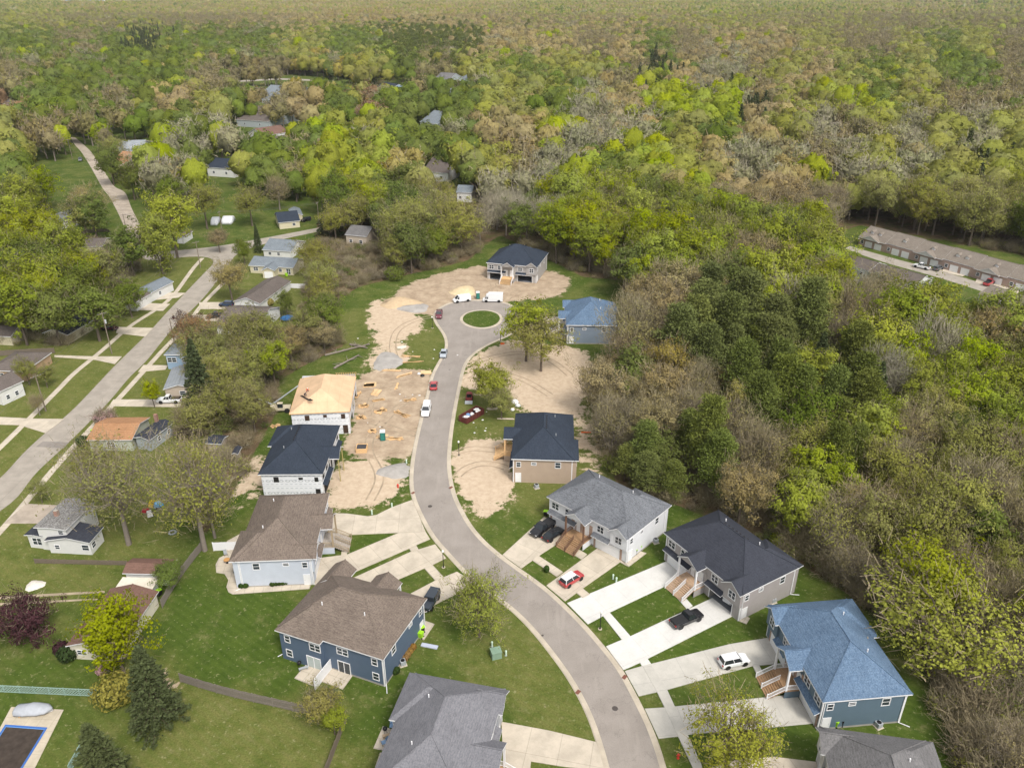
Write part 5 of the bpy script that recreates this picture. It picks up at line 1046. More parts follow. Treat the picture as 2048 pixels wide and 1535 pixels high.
def vehicle(label,kind,rear,front,col,roofc=None,cat='car',name='parked_car',cover=True,z=0.12):
    a=G(*rear);b_=G(*front); c=(a+b_)/2; d=b_-a; rz=math.atan2(d.y,d.x)
    K=dict(sedan=(4.7,.90,1.42,.62),suv=(4.5,.92,1.68,.68),jeep=(4.4,.92,1.82,.75),pickup=(5.7,.99,1.85,.78),van=(5.6,1.0,2.1,.75),boxvan=(6.4,1.05,2.8,.75),coupe=(4.5,.92,1.32,.6))[kind]
    L_,w,H,_=K; h=L_/2; rt=empty(name,(c.x,c.y,z),rz,label,cat); P=CP[col]; RP=CP[roofc] if roofc else P
    mb=MB(); zb=.28; sh={'sedan':.92,'coupe':.86,'suv':1.05,'jeep':1.12,'pickup':1.12,'van':1.15,'boxvan':1.15}[kind]
    hood=sh-.12
    st=[(-h,w*.86,zb+.1,sh-.22),(-h+.08,w*.95,zb,sh-.05),(-h+.6,w,zb,sh),(h*.25,w,zb,sh),(h*.42,w,zb,sh-.02),(h-.5,w*.97,zb,hood),(h-.1,w*.9,zb,hood-.12),(h,w*.78,zb+.1,hood-.28)]
    if kind in('van','boxvan'): st=[(-h,w*.95,zb,sh),(-h+.3,w,zb,sh),(h*.5,w,zb,sh),(h*.72,w,zb,sh-.02),(h-.15,w*.92,zb,hood-.05),(h,w*.8,zb+.1,hood-.3)]
    if kind=='jeep': st=[(-h,w*.97,zb+.1,sh),(h*.3,w,zb+.1,sh),(h*.35,w*.85,zb+.1,sh),(h-.05,w*.78,zb+.1,sh-.05),(h,w*.72,zb+.2,sh-.1)]
    bodyr=[ring(x,ww,z0,z1) for x,ww,z0,z1 in st]; mb.loft(bodyr)
    if kind=='jeep':
        for s_ in(-1,1): mb.box(h*.45,h-.02,s_*w*.72,s_*w,.75,.86); 
        mb.box(h-.02,h+.1,-w*.8,w*.8,.5,.62,1); mb.box(-h-.15,-h,-w*.8,w*.8,.5,.62,1)
    if kind=='boxvan': mb.box(-h-.05,h*.42,-w-.03,w+.03,sh-.1,H); mb.box(h*.42,h*.6,-w*.9,w*.9,sh,H*.86)
    bd=mb.build('body',[P,BLACK],rt,False,.05)
    G_={'sedan':(-h*.72,h*.42,-h*.42,h*.12),'coupe':(-h*.8,h*.35,-h*.35,h*.02),'suv':(-h*.96,h*.45,-h*.86,h*.2),'jeep':(-h*.95,h*.30,-h*.93,h*.22),'pickup':(-h*.12,h*.46,-h*.06,h*.24),'van':(-h*.985,h*.74,-h*.97,h*.42),'boxvan':(h*.43,h*.80,h*.43,h*.58)}[kind]
    x0,x1,t0,t1=G_; zt=H-.05; wt=w*.74 if kind not in('van','jeep','boxvan') else w*.88; wb=w*.93
    if kind=='boxvan': zt=H*.82
    f8=lambda xx0,xx1,ww,z: [(xx0,-ww,z),(xx1,-ww,z),(xx1,ww,z),(xx0,ww,z)]
    mb=MB(); mb.loft([f8(x0,x1,wb,sh-.02),f8(t0,t1,wt,zt)],0)
    mb.build('window',[CGL],rt)
    mb=MB(); q=.03
    mb.loft([f8(t0-.02,t1+.02,wt+.01,zt-.04),f8(t0+.02,t1-.02,wt-.03,zt+.05)])
    for s_ in(-1,1):
        A=[(x0,s_*wb,sh-.02),(x1,s_*wb,sh-.02)]; B=[(t0,s_*wt,zt),(t1,s_*wt,zt)]
        for p,q_ in zip(A,B): mb.tube(p,q_,.055,.05,4)
        m_=.5 if kind!='suv' else .55; mb.tube((A[0][0]+(A[1][0]-A[0][0])*m_,s_*wb,sh-.02),(B[0][0]+(B[1][0]-B[0][0])*m_,s_*wt,zt),.05,.045,4)
        if kind in('van',):
            xm=h*.36; mb.poly([(x0,s_*(wb+.02),sh-.03),(xm,s_*(wb+.02),sh-.03),(xm-.0,s_*(wt+.02),zt),(t0,s_*(wt+.02),zt)])
    if kind=='van': mb.poly([(x0-.01,-wb,sh),(x0-.01,wb,sh),(t0-.02,wt,zt),(t0-.02,-wt,zt)])
    if roofc and kind in('sedan','coupe','suv'):
        pass
    mb.build('roof',RP,rt,False,0)
    if kind=='pickup':
        mb=MB(); xb=-h+.12; xe=-h*.14
        if cover is True: mb.box(xb,xe,-w*.86,w*.86,sh,sh+.05); mb.build('bed_cover',paint('tonneau',(.02,.02,.022),.7),rt)
        elif cover=='cap':
            mb.loft([f8(xb,xe,w*.9,sh),f8(xb+.15,xe,w*.78,H-.02)]); mb.build('bed_cap',P,rt,False,.03)
        else: mb.box(xb,xe,-w*.82,w*.82,sh,sh+.012); o=mb.build('truck_bed',DARK,rt); mb=MB(); mb.box(xb+.3,xe-.3,-.5,.5,sh+.012,sh+.2); mb.build('load',paint('blue_load',(.03,.12,.28) if cover=='blue' else (.10,.08,.06),.8,.3),o)
    for sx in(-.62,.62):
        for sy in(-1,1):
            r_=.34 if kind in('sedan','coupe','suv') else .39; mb=MB(); y=sy*(w-.13); mb.tube((h*sx,y-.11,r_),(h*sx,y+.11,r_),r_,r_,14); wh=mb.build('wheel',TYRE,rt)
            mb=MB(); mb.tube((h*sx,y+sy*.10,r_),(h*sx,y+sy*.125,r_),r_*.62,r_*.6,10); mb.build('rim',RIM,wh)
            mb=MB(); mb.tube((h*sx,sy*(w-.06),r_+.03),(h*sx,sy*(w+.012),r_+.03),r_+.09,r_+.09,14); mb.build('wheel_arch',BLACK,rt)
    for sy in(-1,1):
        mb=MB(); mb.box(h-.26,h-.01,sy*w*.5,sy*w*.82,hood-.36,hood-.2); mb.build('headlight',HLM,rt)
        mb=MB(); mb.box(-h-.02,-h+.12,sy*w*.62,sy*w*.93,sh-.35,sh-.12); mb.build('taillight',TLM,rt)
        mb=MB(); mb.box(x1-.35,x1-.15,sy*(w+.02),sy*(w+.2),sh,sh+.16); mb.build('wing_mirror',P,rt)
    return rt
V_=vehicle
V_('black pickup backed up beside the black saloon on the white house drive','pickup',(1102,1049),(1068,1074),'black',name='pickup_truck',cat='pickup')
V_('black saloon parked beside the black pickup','sedan',(1091,1084),(1121.7,1062.6),'black')
V_('red hatchback with white roof near the kerb','suv',(1126,1174),(1160,1153),'red','white')
V_('black pickup with covered bed on the new white drive','pickup',(1343,1256),(1401,1231),'black',name='pickup_truck',cat='pickup')
V_('white compact suv on the pale drive of the blue roofed house','suv',(1441,1333),(1492.5,1322),'white')
V_('white car inside the open garage','suv',(1480,1187),(1455,1207),'white')
V_('dark off road car with black roof behind the brown roofed duplex','jeep',(871,1192),(852,1224),'jeep')
V_('white pickup with white bed cap parked at the kerb','pickup',(856.5,806),(848.6,842),'white',name='pickup_truck',cat='pickup',cover='cap',z=.03)
V_('red coupe parked at the kerb opposite the skip','coupe',(867,784),(868,764),'red',z=.03)
V_('silver saloon parked at the kerb above the red coupe','sedan',(890,701),(885,720),'silver',z=.03)
V_('maroon pickup at the entrance of the turning circle','pickup',(879.5,622),(877,642),'maroon',name='pickup_truck',cat='pickup',cover='load',z=.03)
V_('plain white panel van on the turning circle','van',(940,600.5),(907,605),'white',name='van',cat='van',z=.03)
V_('taller white box van next to the green toilet cabin','boxvan',(1004,603),(967,602.5),'white',name='van',cat='van',z=.03)
V_('white pickup with blue load on the drive below the light blue house','pickup',(364,804),(316,805),'white',name='pickup_truck',cat='pickup',cover='blue')
V_('dark blue suv on the drive above the black pickup','suv',(466,613),(441,612),'blue')
V_('black pickup on the drive of the wide brown roofed house','pickup',(451,634),(418,636),'black',name='pickup_truck',cat='pickup')
V_('white suv on the drive across the old street','suv',(318,579),(344,579),'white'); V_('black car half under the tree below the white suv','suv',(287,606),(268,605),'black')
V_('dark wine red car on the drive by the utility pole','sedan',(207,659),(233,660),'wine'); V_('black car beside the small cream house','suv',(618,441),(606,444),'black')
V_('dark pickup beside the gravel road','pickup',(163,318),(160,325),'grey',name='pickup_truck',cat='pickup',cover='load'); V_('white car beside the far brown roofed house','sedan',(523,272),(510,274),'white')
V_('white pickup on the terrace drives','pickup',(1857,540),(1828,533),'white',name='pickup_truck',cat='pickup',cover='load'); V_('dark grey suv beside the terrace pickup','suv',(1867,543),(1884,537),'grey'); V_('red pickup outside the right hand terrace','pickup',(1968,574),(1986,564),'red',name='pickup_truck',cat='pickup')
# ---------------------------------------------------------------- street furniture
def lamp(px,py,label):
    g=G(px,py); rt=empty('street_lamp',g,0,label,'street lamp','black lamp posts with white globes'); mb=MB(); mb.lathe([(.16,0),(.16,.12),(.10,.35),(.07,.5),(.06,3.0),(.09,3.05),(.08,3.15)],(0,0,0),8); mb.build('post',BLACK,rt)
    mb=MB(); mb.lathe([(.07,3.15),(.19,3.3),(.21,3.45),(.16,3.62),(.05,3.72)],(0,0,0),10); mb.build('globe',paint('globe_white',(.75,.75,.72),.3),rt,True)
    mb=MB(); mb.lathe([(.32,0),(.32,.09)],(0,0,0),10); mb.build('footing',KERB,rt)
lamp(1200,1257,'lamp post on the small grass square by the new white drives'); lamp(887,1134,'lamp post on the grass in front of the brown roofed duplexes'); lamp(918,911,'lamp post on the verge by the tan duplex'); lamp(1001,682,'lamp post at the kerb below the turning circle')
lamp(865,656,'lamp post on the verge by the maroon pickup')
def hydrant(px,py,label):
    g=G(px,py); rt=empty('fire_hydrant',g,0,label,'fire hydrant'); m=paint('hydrant_red',(.55,.05,.03),.5); mb=MB(); mb.lathe([(.2,0),(.2,.06),(.13,.08),(.13,.6),(.17,.62),(.15,.75),(.05,.85)],(0,0,0),10); mb.build('barrel',m,rt)
    for s_ in(-1,1): mb=MB(); mb.tube((0,0,.5),(s_*.24,0,.5),.07,.08,8); mb.build('nozzle',m,rt)
hydrant(1356,1515,'red hydrant on the grass strip at the bottom right'); hydrant(796,974,'red hydrant on the grass by the gravel mound')
def bin_(px,py,label,lime=True,body=BLACK):
    g=G(px,py); rt=empty('wheelie_bin',(g.x,g.y,.12),rng.uniform(0,6.28),label,'bin','lime lidded wheelie bins'); mb=MB(); mb.loft([[(-.27,-.3,.08),(.27,-.3,.08),(.27,.3,.08),(-.27,.3,.08)],[(-.34,-.38,1.0),(.34,-.38,1.0),(.34,.38,1.0),(-.34,.38,1.0)]]); mb.build('bin_body',body,rt)
    mb=MB(); mb.slab([(-.37,-.42,1.05),(.37,-.42,1.05),(.37,.44,1.12),(-.37,.44,1.12)],.07); mb.build('lid',paint('lime_plastic',(.32,.62,.02),.5) if lime else body,rt)
    for s_ in(-1,1): mb=MB(); mb.tube((s_*.24,.3,.12),(s_*.32,.3,.12),.12,.12,8); mb.build('wheel',TYRE,rt)
LIMEB=paint('lime_plastic',(.32,.62,.02),.5)
for px,py,lb,l_,bd in((1091.5,1031,'bin at the left corner of the white duplex',1,BLACK),(1268.7,1108,'nearer bin at the right corner of the white duplex',1,BLACK),(1277,1101,'farther bin at the right corner of the white duplex',1,LIMEB),(584.6,1165,'black bin by the pale blue wall',1,BLACK),(595,1165,'all lime bin by the pale blue wall',0,LIMEB),
 (844.4,1264,'upper bin at the steel blue side wall',1,BLACK),(842,1275,'lower bin at the steel blue side wall',1,LIMEB),(1669.4,1452,'lime lidded bin below the blue roofed house',1,LIMEB),(1681,1450,'black lidded bin below the blue roofed house',0,BLACK),(1149.7,683,'bin behind the blue roofed house on the circle',1,BLACK),(320,1190,'bin at the end of the red brown ranch',1,BLACK),(187.6,868,'bin in front of the orange roofed cottage',1,BLACK),(573,553,'bin beside the cream house garage',1,LIMEB)): bin_(px,py,lb,l_,bd)
def box_item(name,label,cat,px,py,sx,sy,sz,m,rz=0,z=0.,top=None,group=None):
    g=G(px,py); rt=empty(name,(g.x,g.y,z),rz,label,cat,group); mb=MB(); mb.box(-sx/2,sx/2,-sy/2,sy/2,0,sz*.88); mb.build('cabinet',m,rt,False,.03); mb=MB(); mb.box(-sx/2-.04,sx/2+.04,-sy/2-.04,sy/2+.04,sz*.885,sz); mb.build('lid',top or m,rt,False,.03); return rt
UG=paint('utility_green',(.20,.29,.22),.6)
box_item('transformer_box','grey green transformer cabinet on the open lawn','transformer',992,1312,1.5,1.3,1.3,UG,.3)
for px,py,lb in((1012,1310,'slim green pedestal right of the transformer cabinet'),(984,1292,'small pedestal behind the transformer'),(1226,1157,'left of two pale green pedestals beside the new drive'),(1232.5,1163,'right of two pale green pedestals beside the new drive'),(744,1028,'small pedestal on the lawn above the long drive'),(784,1014,'low white utility lid by the drive'),(813,926,'white utility post by the gravel heap')):
    g=G(px,py); rt=empty('utility_pedestal',g,0,lb,'pedestal'); mb=MB(); mb.lathe([(.14,0),(.14,.75),(.17,.76),(.15,.95),(.05,1.0)],(0,0,0),8); mb.build('post',paint('pale_green',(.48,.60,.50),.6),rt); mb=MB(); mb.lathe([(.2,0),(.2,.05)],(0,0,0),8); mb.build('base',GREYM,rt)
def ac(px,py,label):
    g=G(px,py); rt=empty('air_conditioner',g,.4,label,'air conditioner','air conditioning units'); mb=MB(); mb.box(-.55,.55,-.55,.55,0,.08); mb.build('pad',WALK,rt); mb=MB(); mb.box(-.4,.4,-.4,.4,.08,.85); mb.build('case',GREYM,rt,False,.04); mb=MB(); mb.lathe([(.32,.851),(.32,.87),(.1,.9)],(0,0,0),12); mb.build('fan_guard',BLACK,rt)
ac(1756,1452,'unit beneath the blue side wall at lower right'); ac(1311,1084,'unit beside the white duplex rear corner'); ac(1545,1203,'unit against the greige side wall'); ac(806,1328,'dark unit by the steel blue side wall'); ac(1073,975,'small unit by the tan wall')
def pole(px,py,h_,label,arm=True,tf=False,ang=0.,n=2):
    g=G(px,py); rt=empty('utility_pole',g,ang,label,'utility pole'); m=wood('pole_wood',(.20,.165,.13)) if 'pole_wood' not in bpy.data.materials else bpy.data.materials['pole_wood']
    mb=MB(); mb.tube((0,0,0),(0,0,h_),.17,.11,8); mb.build('pole',m,rt)
    if arm:
        a=MB(); a.box(-1.2,1.2,-.06,.06,h_-.5,h_-.38); a=a.build('crossarm',m,rt)
        for x in(-1.1,-.4,.4,1.1): mb=MB(); mb.lathe([(.04,h_-.38),(.06,h_-.3),(.03,h_-.2)],(x,0,0),6); mb.build('insulator',GREYM,a)
    if tf: mb=MB(); mb.lathe([(.22,h_-3.3),(.24,h_-3.2),(.24,h_-2.3),(.1,h_-2.2)],(.35,0,0),10); mb.build('transformer',paint('tf_grey',(.45,.47,.48),.5),rt)
    return Vector((g.x,g.y,h_-.25)),ang
PO=[pole(92,822,9.5,'thin utility pole on the left pavement nearest the camera',ang=.9),pole(224,707,12,'tall utility pole with transformer by the wine red car',tf=True,ang=.9),pole(401,535,9.5,'utility pole on the grass wedge at the bend',ang=.9),pole(258,484,11,'utility pole beside the gravel road junction',ang=.6),pole(350,690,8,'short leaning pole on the right hand verge',arm=False),pole(447,478,11,'utility pole in front of the plastic tunnels',ang=1.4),pole(145,318,11,'utility pole along the far gravel road',ang=.6),pole(265,498,7,'stub pole at the junction',arm=False)]
far_p=[pole(640,458,11,'utility pole hidden at the edge of the wood',ang=1.4),pole(1102,128,14,'left of two distant poles at the wood gap',ang=1.5),pole(1146,127,14,'right of two distant poles at the wood gap',ang=1.5)]
def wire(a,b_,label,sag=.8,r_=.022,off=0.):
    a,b_=Vector(a),Vector(b_); d=(b_-a); n=Vector((-d.y,d.x,0)).normalized()*off; mb=MB(); p=None
    for i in range(11): t=i/10; q=a+d*t+n-Vector((0,0,sag*4*t*(1-t))); p is not None and mb.tube(p,q,r_,r_,3,0,False); p=q
    o=mb.build('power_line',paint('wire',(.10,.10,.10),.6)); tag(o,label,'power line','overhead wires')
ids=['nearest pole','transformer pole','bend pole','gravel junction pole']
prev=Vector(PO[0][0]-(PO[1][0]-PO[0][0])*1.0)
wire(prev,PO[0][0],'wire coming in from the left edge to the nearest pole')
for i,(a,b_) in enumerate(((0,1),(1,2),(3,2),(3,6),(3,5))):
    for o_ in(-.9,.9): wire(PO[a][0],PO[b_][0],'%s overhead wire of span %s'%('left' if o_<0 else 'right',('from the nearest pole to the transformer pole','from the transformer pole to the bend','between the gravel junction and the bend','along the far gravel road','from the junction towards the tunnels')[i]),off=o_)
for o_ in(-.9,.9): wire(PO[5][0],far_p[0][0],'%s wire from the tunnels into the wood'%('front' if o_<0 else 'back'),off=o_,r_=.035)
wire(far_p[1][0],far_p[2][0],'distant wire between two poles in the wood gap',r_=.06); wire(PO[1][0],PO[4][0],'service wire crossing the old street')
# ---------------------------------------------------------------- fences
def fence(label,l,h_,m,name='wooden_fence',post=2.4,gap=.0,th=.05):
    P=smooth_line(pts(l),post); rt=empty(name,(P[0].x,P[0].y,0),0,label,'fence'); o=Vector((P[0].x,P[0].y)); mb=MB()
    for i in range(len(P)-1):
        a,b_=P[i]-o,P[i+1]-o; d=(b_-a); L_=d.length; k=max(1,int(L_/.17)) if gap else 1
        if gap:
            for j in range(k): c=a+d*((j+.5)/k); mb.obox(c,d,th,L_/k*(1-gap),.08,h_*(1+.02*math.sin(j*7.)))
            for zz in(.35,h_-.4): mb.obox((a+b_)/2,d,th+.06,L_,zz,zz+.09)
        else: mb.obox((a+b_)/2,d,th,L_,.05,h_)
    mb.build('panel',m,rt)
    mb=MB()
    for i,p in enumerate(P): 
        mb=MB(); q=p-o; mb.box(q.x-.06,q.x+.06,q.y-.06,q.y+.06,0,h_+.08); mb.build('post',m,rt)
WF=wood('weathered_fence',(.20,.175,.15),3.); WF2=wood('brown_fence',(.16,.13,.10),3.)
fence('long weathered picket fence running right from the tall spruce',[(362,1363),(400,1376),(470,1396),(540,1410),(600,1424),(622,1430)],1.7,WF,gap=.3)
fence('short dark fence leaving the small orange tree towards the bottom edge',[(693,1440),(680,1476),(664,1520),(648,1560)],1.6,WF2,gap=.2)
fence('weathered fence between the red brown roofs and the duplex lawns',[(405,1098),(380,1128),(350,1170),(325,1215)],1.7,WF,gap=.25)
fence('low brown fence across the yard behind the white garage',[(71,1126),(150,1128),(255,1130)],1.0,WF2,gap=.1)
fence('dark panel fence at the back of the green yard by bare trees',[(340,1003),(390,1003),(440,1002)],1.7,WF2,gap=.1)
fence('white vinyl fence below the long white house',[(566,575),(625,578)],1.6,WHITE,name='vinyl_fence'); fence('white vinyl privacy fence beside the pale blue duplex patio',[(428,1101),(474,1099)],1.8,WHITE,name='vinyl_fence'); fence('white vinyl fence piece behind the circle blue house',[(1236,660),(1262,660)],1.7,WHITE,name='vinyl_fence')
fence('dark fence along the yard at the left edge below the big trees',[(0,712),(60,708),(110,706)],1.6,WF2,gap=.1); fence('dark fence beside the long brown roofed shed',[(160,470),(212,462),(232,488)],1.5,WF2,gap=.1)
m,nt,b=_mat('lattice_green',.6); tc=N(nt,'TexCoord'); sp_=N(nt,'SeparateXYZ'); nt.links.new(tc.outputs['Object'],sp_.inputs[0])
def lattice(label,p,q,h_=1.25):
    a=G(*p);b_=G(*q); d=(b_-a); L_=d.length; rt=empty('lattice_fence',a,math.atan2(d.y,d.x),label,'fence'); mm=paint('lattice_paint',(.24,.34,.30),.6)
    n=int(L_/.45)
    for s_ in(-1,1):
        mb=MB()
        for i in range(-2,n+1):
            x0=i*.45; x1=x0+h_
            if s_>0: mb.tube((max(0,x0),.02,.05+max(0,-x0)),(min(L_,x1),.02,.05+min(h_,L_-x0)),.045,.045,4)
            else: mb.tube((max(0,x0),-.02,h_-max(0,-x0)+.05),(min(L_,x1),-.02,.05+max(0,x1-L_)),.045,.045,4)
        mb.build('lattice',mm,rt)
    for z_ in(.05,h_): mb=MB(); mb.box(0,L_,-.05,.05,z_,z_+.08); mb.build('rail',mm,rt)
    for i in range(int(L_/2.2)+1): mb=MB(); mb.box(i*2.2-.05,i*2.2+.05,-.06,.06,0,h_+.15); mb.build('post',mm,rt)
lattice('pale green lattice fence across the bottom left yard',(-20,1382),(196,1392)); lattice('green lattice fence running down beside the spruce to the bottom edge',(176,1480),(140,1545))
# ---------------------------------------------------------------- pool, boat, trampoline
o=G(8,1447); P=[G(*p) for p in((11,1449),(95,1455),(40,1545),(-50,1545))]; rt=empty('swimming_pool',(P[0].x,P[0].y,0),0,'blue rimmed swimming pool with brown leafy water at the bottom left','swimming pool'); o=P[0]
LC=[(p-o).xy for p in P]; ce=sum(LC,Vector((0,0)))/4; inn=[p+(ce-p)*.08 for p in LC]; mb=MB(); strip(mb,LC,inn,.13,.13,closed=True); strip(mb,LC,LC,.13,0,closed=True); mb.build('rim',paint('pool_blue',(.04,.13,.42),.5),rt)
mb=MB(); strip(mb,inn,[p+(ce-p)*.1 for p in LC],.125,.075,closed=True); mb.build('liner',paint('liner_blue',(.10,.24,.50),.5),rt)
mb=MB(); mb.poly([(*p,.085) for p in inn]); mb.build('water',paint('leafy_water',(.05,.038,.03),.25,.35,1.2),rt)
g=G(68,1424); rt=empty('covered_boat',(g.x,g.y,.1),.05,'small boat under a grey tarpaulin on the pool deck','boat'); mb=MB()
prof=[(-2.5,.5,.75),(-2.2,.95,.95),(-.9,1.05,1.05),(0,1.05,1.35),(.8,1.05,1.15),(1.9,.8,.95),(2.6,.15,.75)]
mb.loft([[(x,-w,.35),(x,-w*1.02,.62),(x,-w*.55,z_*.93),(x,0,z_),(x,w*.55,z_*.93),(x,w*1.02,.62),(x,w,.35)] for x,w,z_ in prof]); mb.build('tarpaulin',paint('grey_tarp',(.36,.38,.42),.7,.12,1.5),rt,True)
mb=MB(); mb.loft([[(x,-w*.85,.36),(x,-w*.5,.12),(x,w*.5,.12),(x,w*.85,.36)] for x,w,z_ in prof]); mb.build('hull',WHITE,rt); mb=MB(); mb.box(-1.6,-1.4,-.9,.9,.0,.15); mb.box(1.2,1.4,-.6,.6,.0,.15); mb.build('chock',LUMBER,rt)
g=G(576,640); rt=empty('trampoline',g,0,'round trampoline with dark net and blue rim','trampoline'); mb=MB(); mb.lathe([(1.9,.75),(2.15,.75),(2.15,.82),(1.9,.82)],(0,0,0),24); mb.build('pad',paint('pad_blue',(.04,.16,.38),.6),rt); mb=MB(); mb.lathe([(1.9,.78),(1.9,.79)],(0,0,0),24); mb.build('mat',BLACK,rt)
for i in range(8):
    a=i*math.pi/4; mb=MB(); mb.tube((2.05*math.cos(a),2.05*math.sin(a),0),(2.05*math.cos(a),2.05*math.sin(a),2.5),.04,.04,5); mb.build('pole',BLACK,rt)
mb=MB()
for z_ in np.linspace(.9,2.45,9):
    for i in range(24): a=i*math.pi/12; b2=a+math.pi/12; mb.tube((2*math.cos(a),2*math.sin(a),z_),(2*math.cos(b2),2*math.sin(b2),z_),.025,.025,3,0,False)
mb.build('net',BLACK,rt)
# ---------------------------------------------------------------- building site
g=G(943,844); a=G(924,846);b_=G(962,824); d=b_-a; rt=empty('skip_container',((a+b_)/2),math.atan2(d.y,d.x),'long maroon open skip full of white rubbish beside the kerb','skip'); mk=paint('skip_maroon',(.11,.03,.025),.7,.2)
h=3.1; mb=MB(); w=1.2
mb.box(-h,h,-w,w,.2,.28); mb.box(-h,h,-w,-w+.08,.28,1.5); mb.box(-h,h,w-.08,w,.28,1.5); mb.box(-h,-h+.08,-w+.08,w-.08,.28,1.5); mb.box(h-.08,h,-w+.08,w-.08,.28,1.5); mb.build('container',mk,rt)
for i in range(9):
    for s_ in(-1,1): mb=MB(); x=-h+.2+i*(2*h-.4)/8; mb.box(x-.06,x+.06,s_*w,s_*(w+.09),.2,1.5); mb.build('rib',mk,rt)
mb=MB(); mb.box(-h,h,-w-.06,w+.06,.1,.2); mb.build('skid',mk,rt)
rj=random.Random(4); WR=paint('white_rubbish',(.62,.62,.62),.8,.2); 
for i in range(16):
    mb=MB(); q=0; c_=Vector((rj.uniform(-2.6,2.6),rj.uniform(-.7,.7),rj.uniform(1.0,1.35))); rr=rj.uniform(.3,.55)
    mb.lathe([(rr*.3,-rr*.5),(rr,-rr*.2),(rr*.9,rr*.2),(rr*.3,rr*.45)],c_,6); o=mb.build('rubbish_bag',WR if i%5 else paint('blue_rubbish',(.15,.25,.45),.7)); o.location=rt.location; o.rotation_euler=rt.rotation_euler; tag(o,'crumpled white rubbish bag in the maroon skip' if i%5 else 'crumpled blue rubbish bag in the maroon skip','rubbish bag','rubbish bags in the skip, '+('white' if i%5 else 'blue'))
def board_pile(label,px,py,n,L_,w,rz,m=LUMBER,spread=.5,name='lumber_pile',messy=.3,z0=0.):
    g=G(px,py); rt=empty(name,(g.x,g.y,z0),rz,label,'lumber pile'); 
    for i in range(int(n*1.4)):
        mb=MB(); a=rj.uniform(-messy,messy); c_=(rj.uniform(-.2,.2)*L_*spread,rj.uniform(-.5,.5)*w*spread*n*.4); z_=.03+.05*(i%4); l_=L_*rj.uniform(.85,1.25)
        mb.obox(c_,(math.cos(a),math.sin(a)),w if w>.3 else w*1.5,l_,z_,z_+.05); mb.build('board',m,rt)
PLY=paint('plywood',(.66,.45,.25),.85,.12,.8)
for lb,px,py,n,L_,w,rz,m_,me_ in (('loose stack of framing boards near the white pickup',803,828,16,3.6,.13,-.7,LUMBER,.35),('fan of pale boards on the grass by the lower blue bin',790,878,12,3.,.16,-.2,LUMBER,.5),('roof trusses lying by the kerb above the sheets',826,724,10,4.2,.10,.15,LUMBER,.12),('triangular trusses stacked beside the fallen log',822,713,7,4.,.10,-.1,LUMBER,.3),
 ('row of plywood sheets laid flat in the yard',740,770,6,2.4,1.2,.1,PLY,.06),('second row of plywood sheets just below the first',752,785,7,2.4,.9,1.4,PLY,.08),('two plywood stacks at the kerb',852,745,4,2.3,1.3,.1,PLY,.04),('lone plank pile by the truss heap',782,741,5,4.,.35,-.05,PLY,.06),('upright leaning timbers in the middle of the yard',794,772,4,2.8,.25,1.5,LUMBER,.1),
 ('scatter of short offcuts in front of the framed house',722,835,26,1.9,.13,.6,LUMBER,1.3),('scattered boards beside the framed house wall',727,812,22,2.2,.14,.3,LUMBER,1.2),('tan sheets near the crate pit',765,872,5,2.2,.5,.2,PLY,.4),('lumber heap behind the framed house',550,852,14,1.8,.14,.4,LUMBER,1.),('pale sheet pile by the upper kerb',803,695,4,2.1,1.,.2,paint('cream_sheet',(.62,.58,.5),.7),.2),
 ('planks leaning in the grass right of the skip',1012,838,4,3.,.3,-.1,paint('old_plank',(.5,.43,.35),.8),.1),('pale boards beyond the skip',985,818,6,2.2,.25,.1,paint('old_plank',(.5,.43,.35),.8),.2),('criss cross boards in the middle of the yard',762,822,20,2.6,.16,.9,LUMBER,.9),('pale offcuts near the timber crate',745,862,18,1.6,.18,.3,LUMBER,1.2),('loose boards behind the white pickup',820,800,10,2.6,.16,.2,LUMBER,.6),('leaning ladder frames by the framed house corner',716,790,8,2.6,.2,1.4,LUMBER,.3),('rolled wooden beam at the yard edge',808,750,5,3.3,.5,.6,PLY,.05),('small plank stack below the row of sheets',757,800,9,2.4,.22,.4,LUMBER,.5)):
    board_pile(lb,px,py,n,L_,w,rz,m_,messy=me_)
def mound(label,px,py,rx_,ry_,h_,m,name='gravel_mound'):
    g=G(px,py); n=22; k=9; V=[];r5=np.random.default_rng(int(px))
    for j in range(k+1):
        t=j/k
        for i in range(n): a=2*math.pi*i/n; rr=(1-t)*(1+.13*math.sin(a*3+px)+.06*r5.normal()); V.append((g.x+rx_*rr*math.cos(a),g.y+ry_*rr*math.sin(a),h_*(math.sin(t*math.pi/2)**.9)*(1+.10*math.sin(5*a+2*j))-.05))
    Q=[(j*n+i,j*n+(i+1)%n,(j+1)*n+(i+1)%n,(j+1)*n+i) for j in range(k) for i in range(n)]; o=link(bpy.data.objects.new(name,mesh_np(name,V,[np.array(Q)],[m],None,True))); tag(o,label,'mound'); 
GRV=concrete('grey_gravel',(.36,.34,.32),0,0,.25); SNDM=paint('pale_sand',(.55,.44,.28),.95,.12,1.); SNDB=paint('tan_soil',(.45,.34,.22),.95,.12,1.)
mound('grey gravel mound with tyre ridges beside the curve of the road',790,942,3.6,3.0,.9,GRV); mound('flat pale gravel heap by the turning circle',828,616,5.,4.,.7,GRV); mound('grey heap of stone dust beside the fallen logs',775,722,4,6,.5,GRV); mound('smooth pale sand heap behind the vans',928,583,4.2,4.5,1.6,SNDM,'sand_mound'); mound('ridged soil heap left of the turning circle',800,606,6.5,4.5,1.7,SNDB,'soil_mound'); mound('small white stone rubble heap in the left yard',70,1170,1.6,1.4,.5,paint('white_rubble',(.6,.56,.5),.9,.15,3.),'stone_heap')
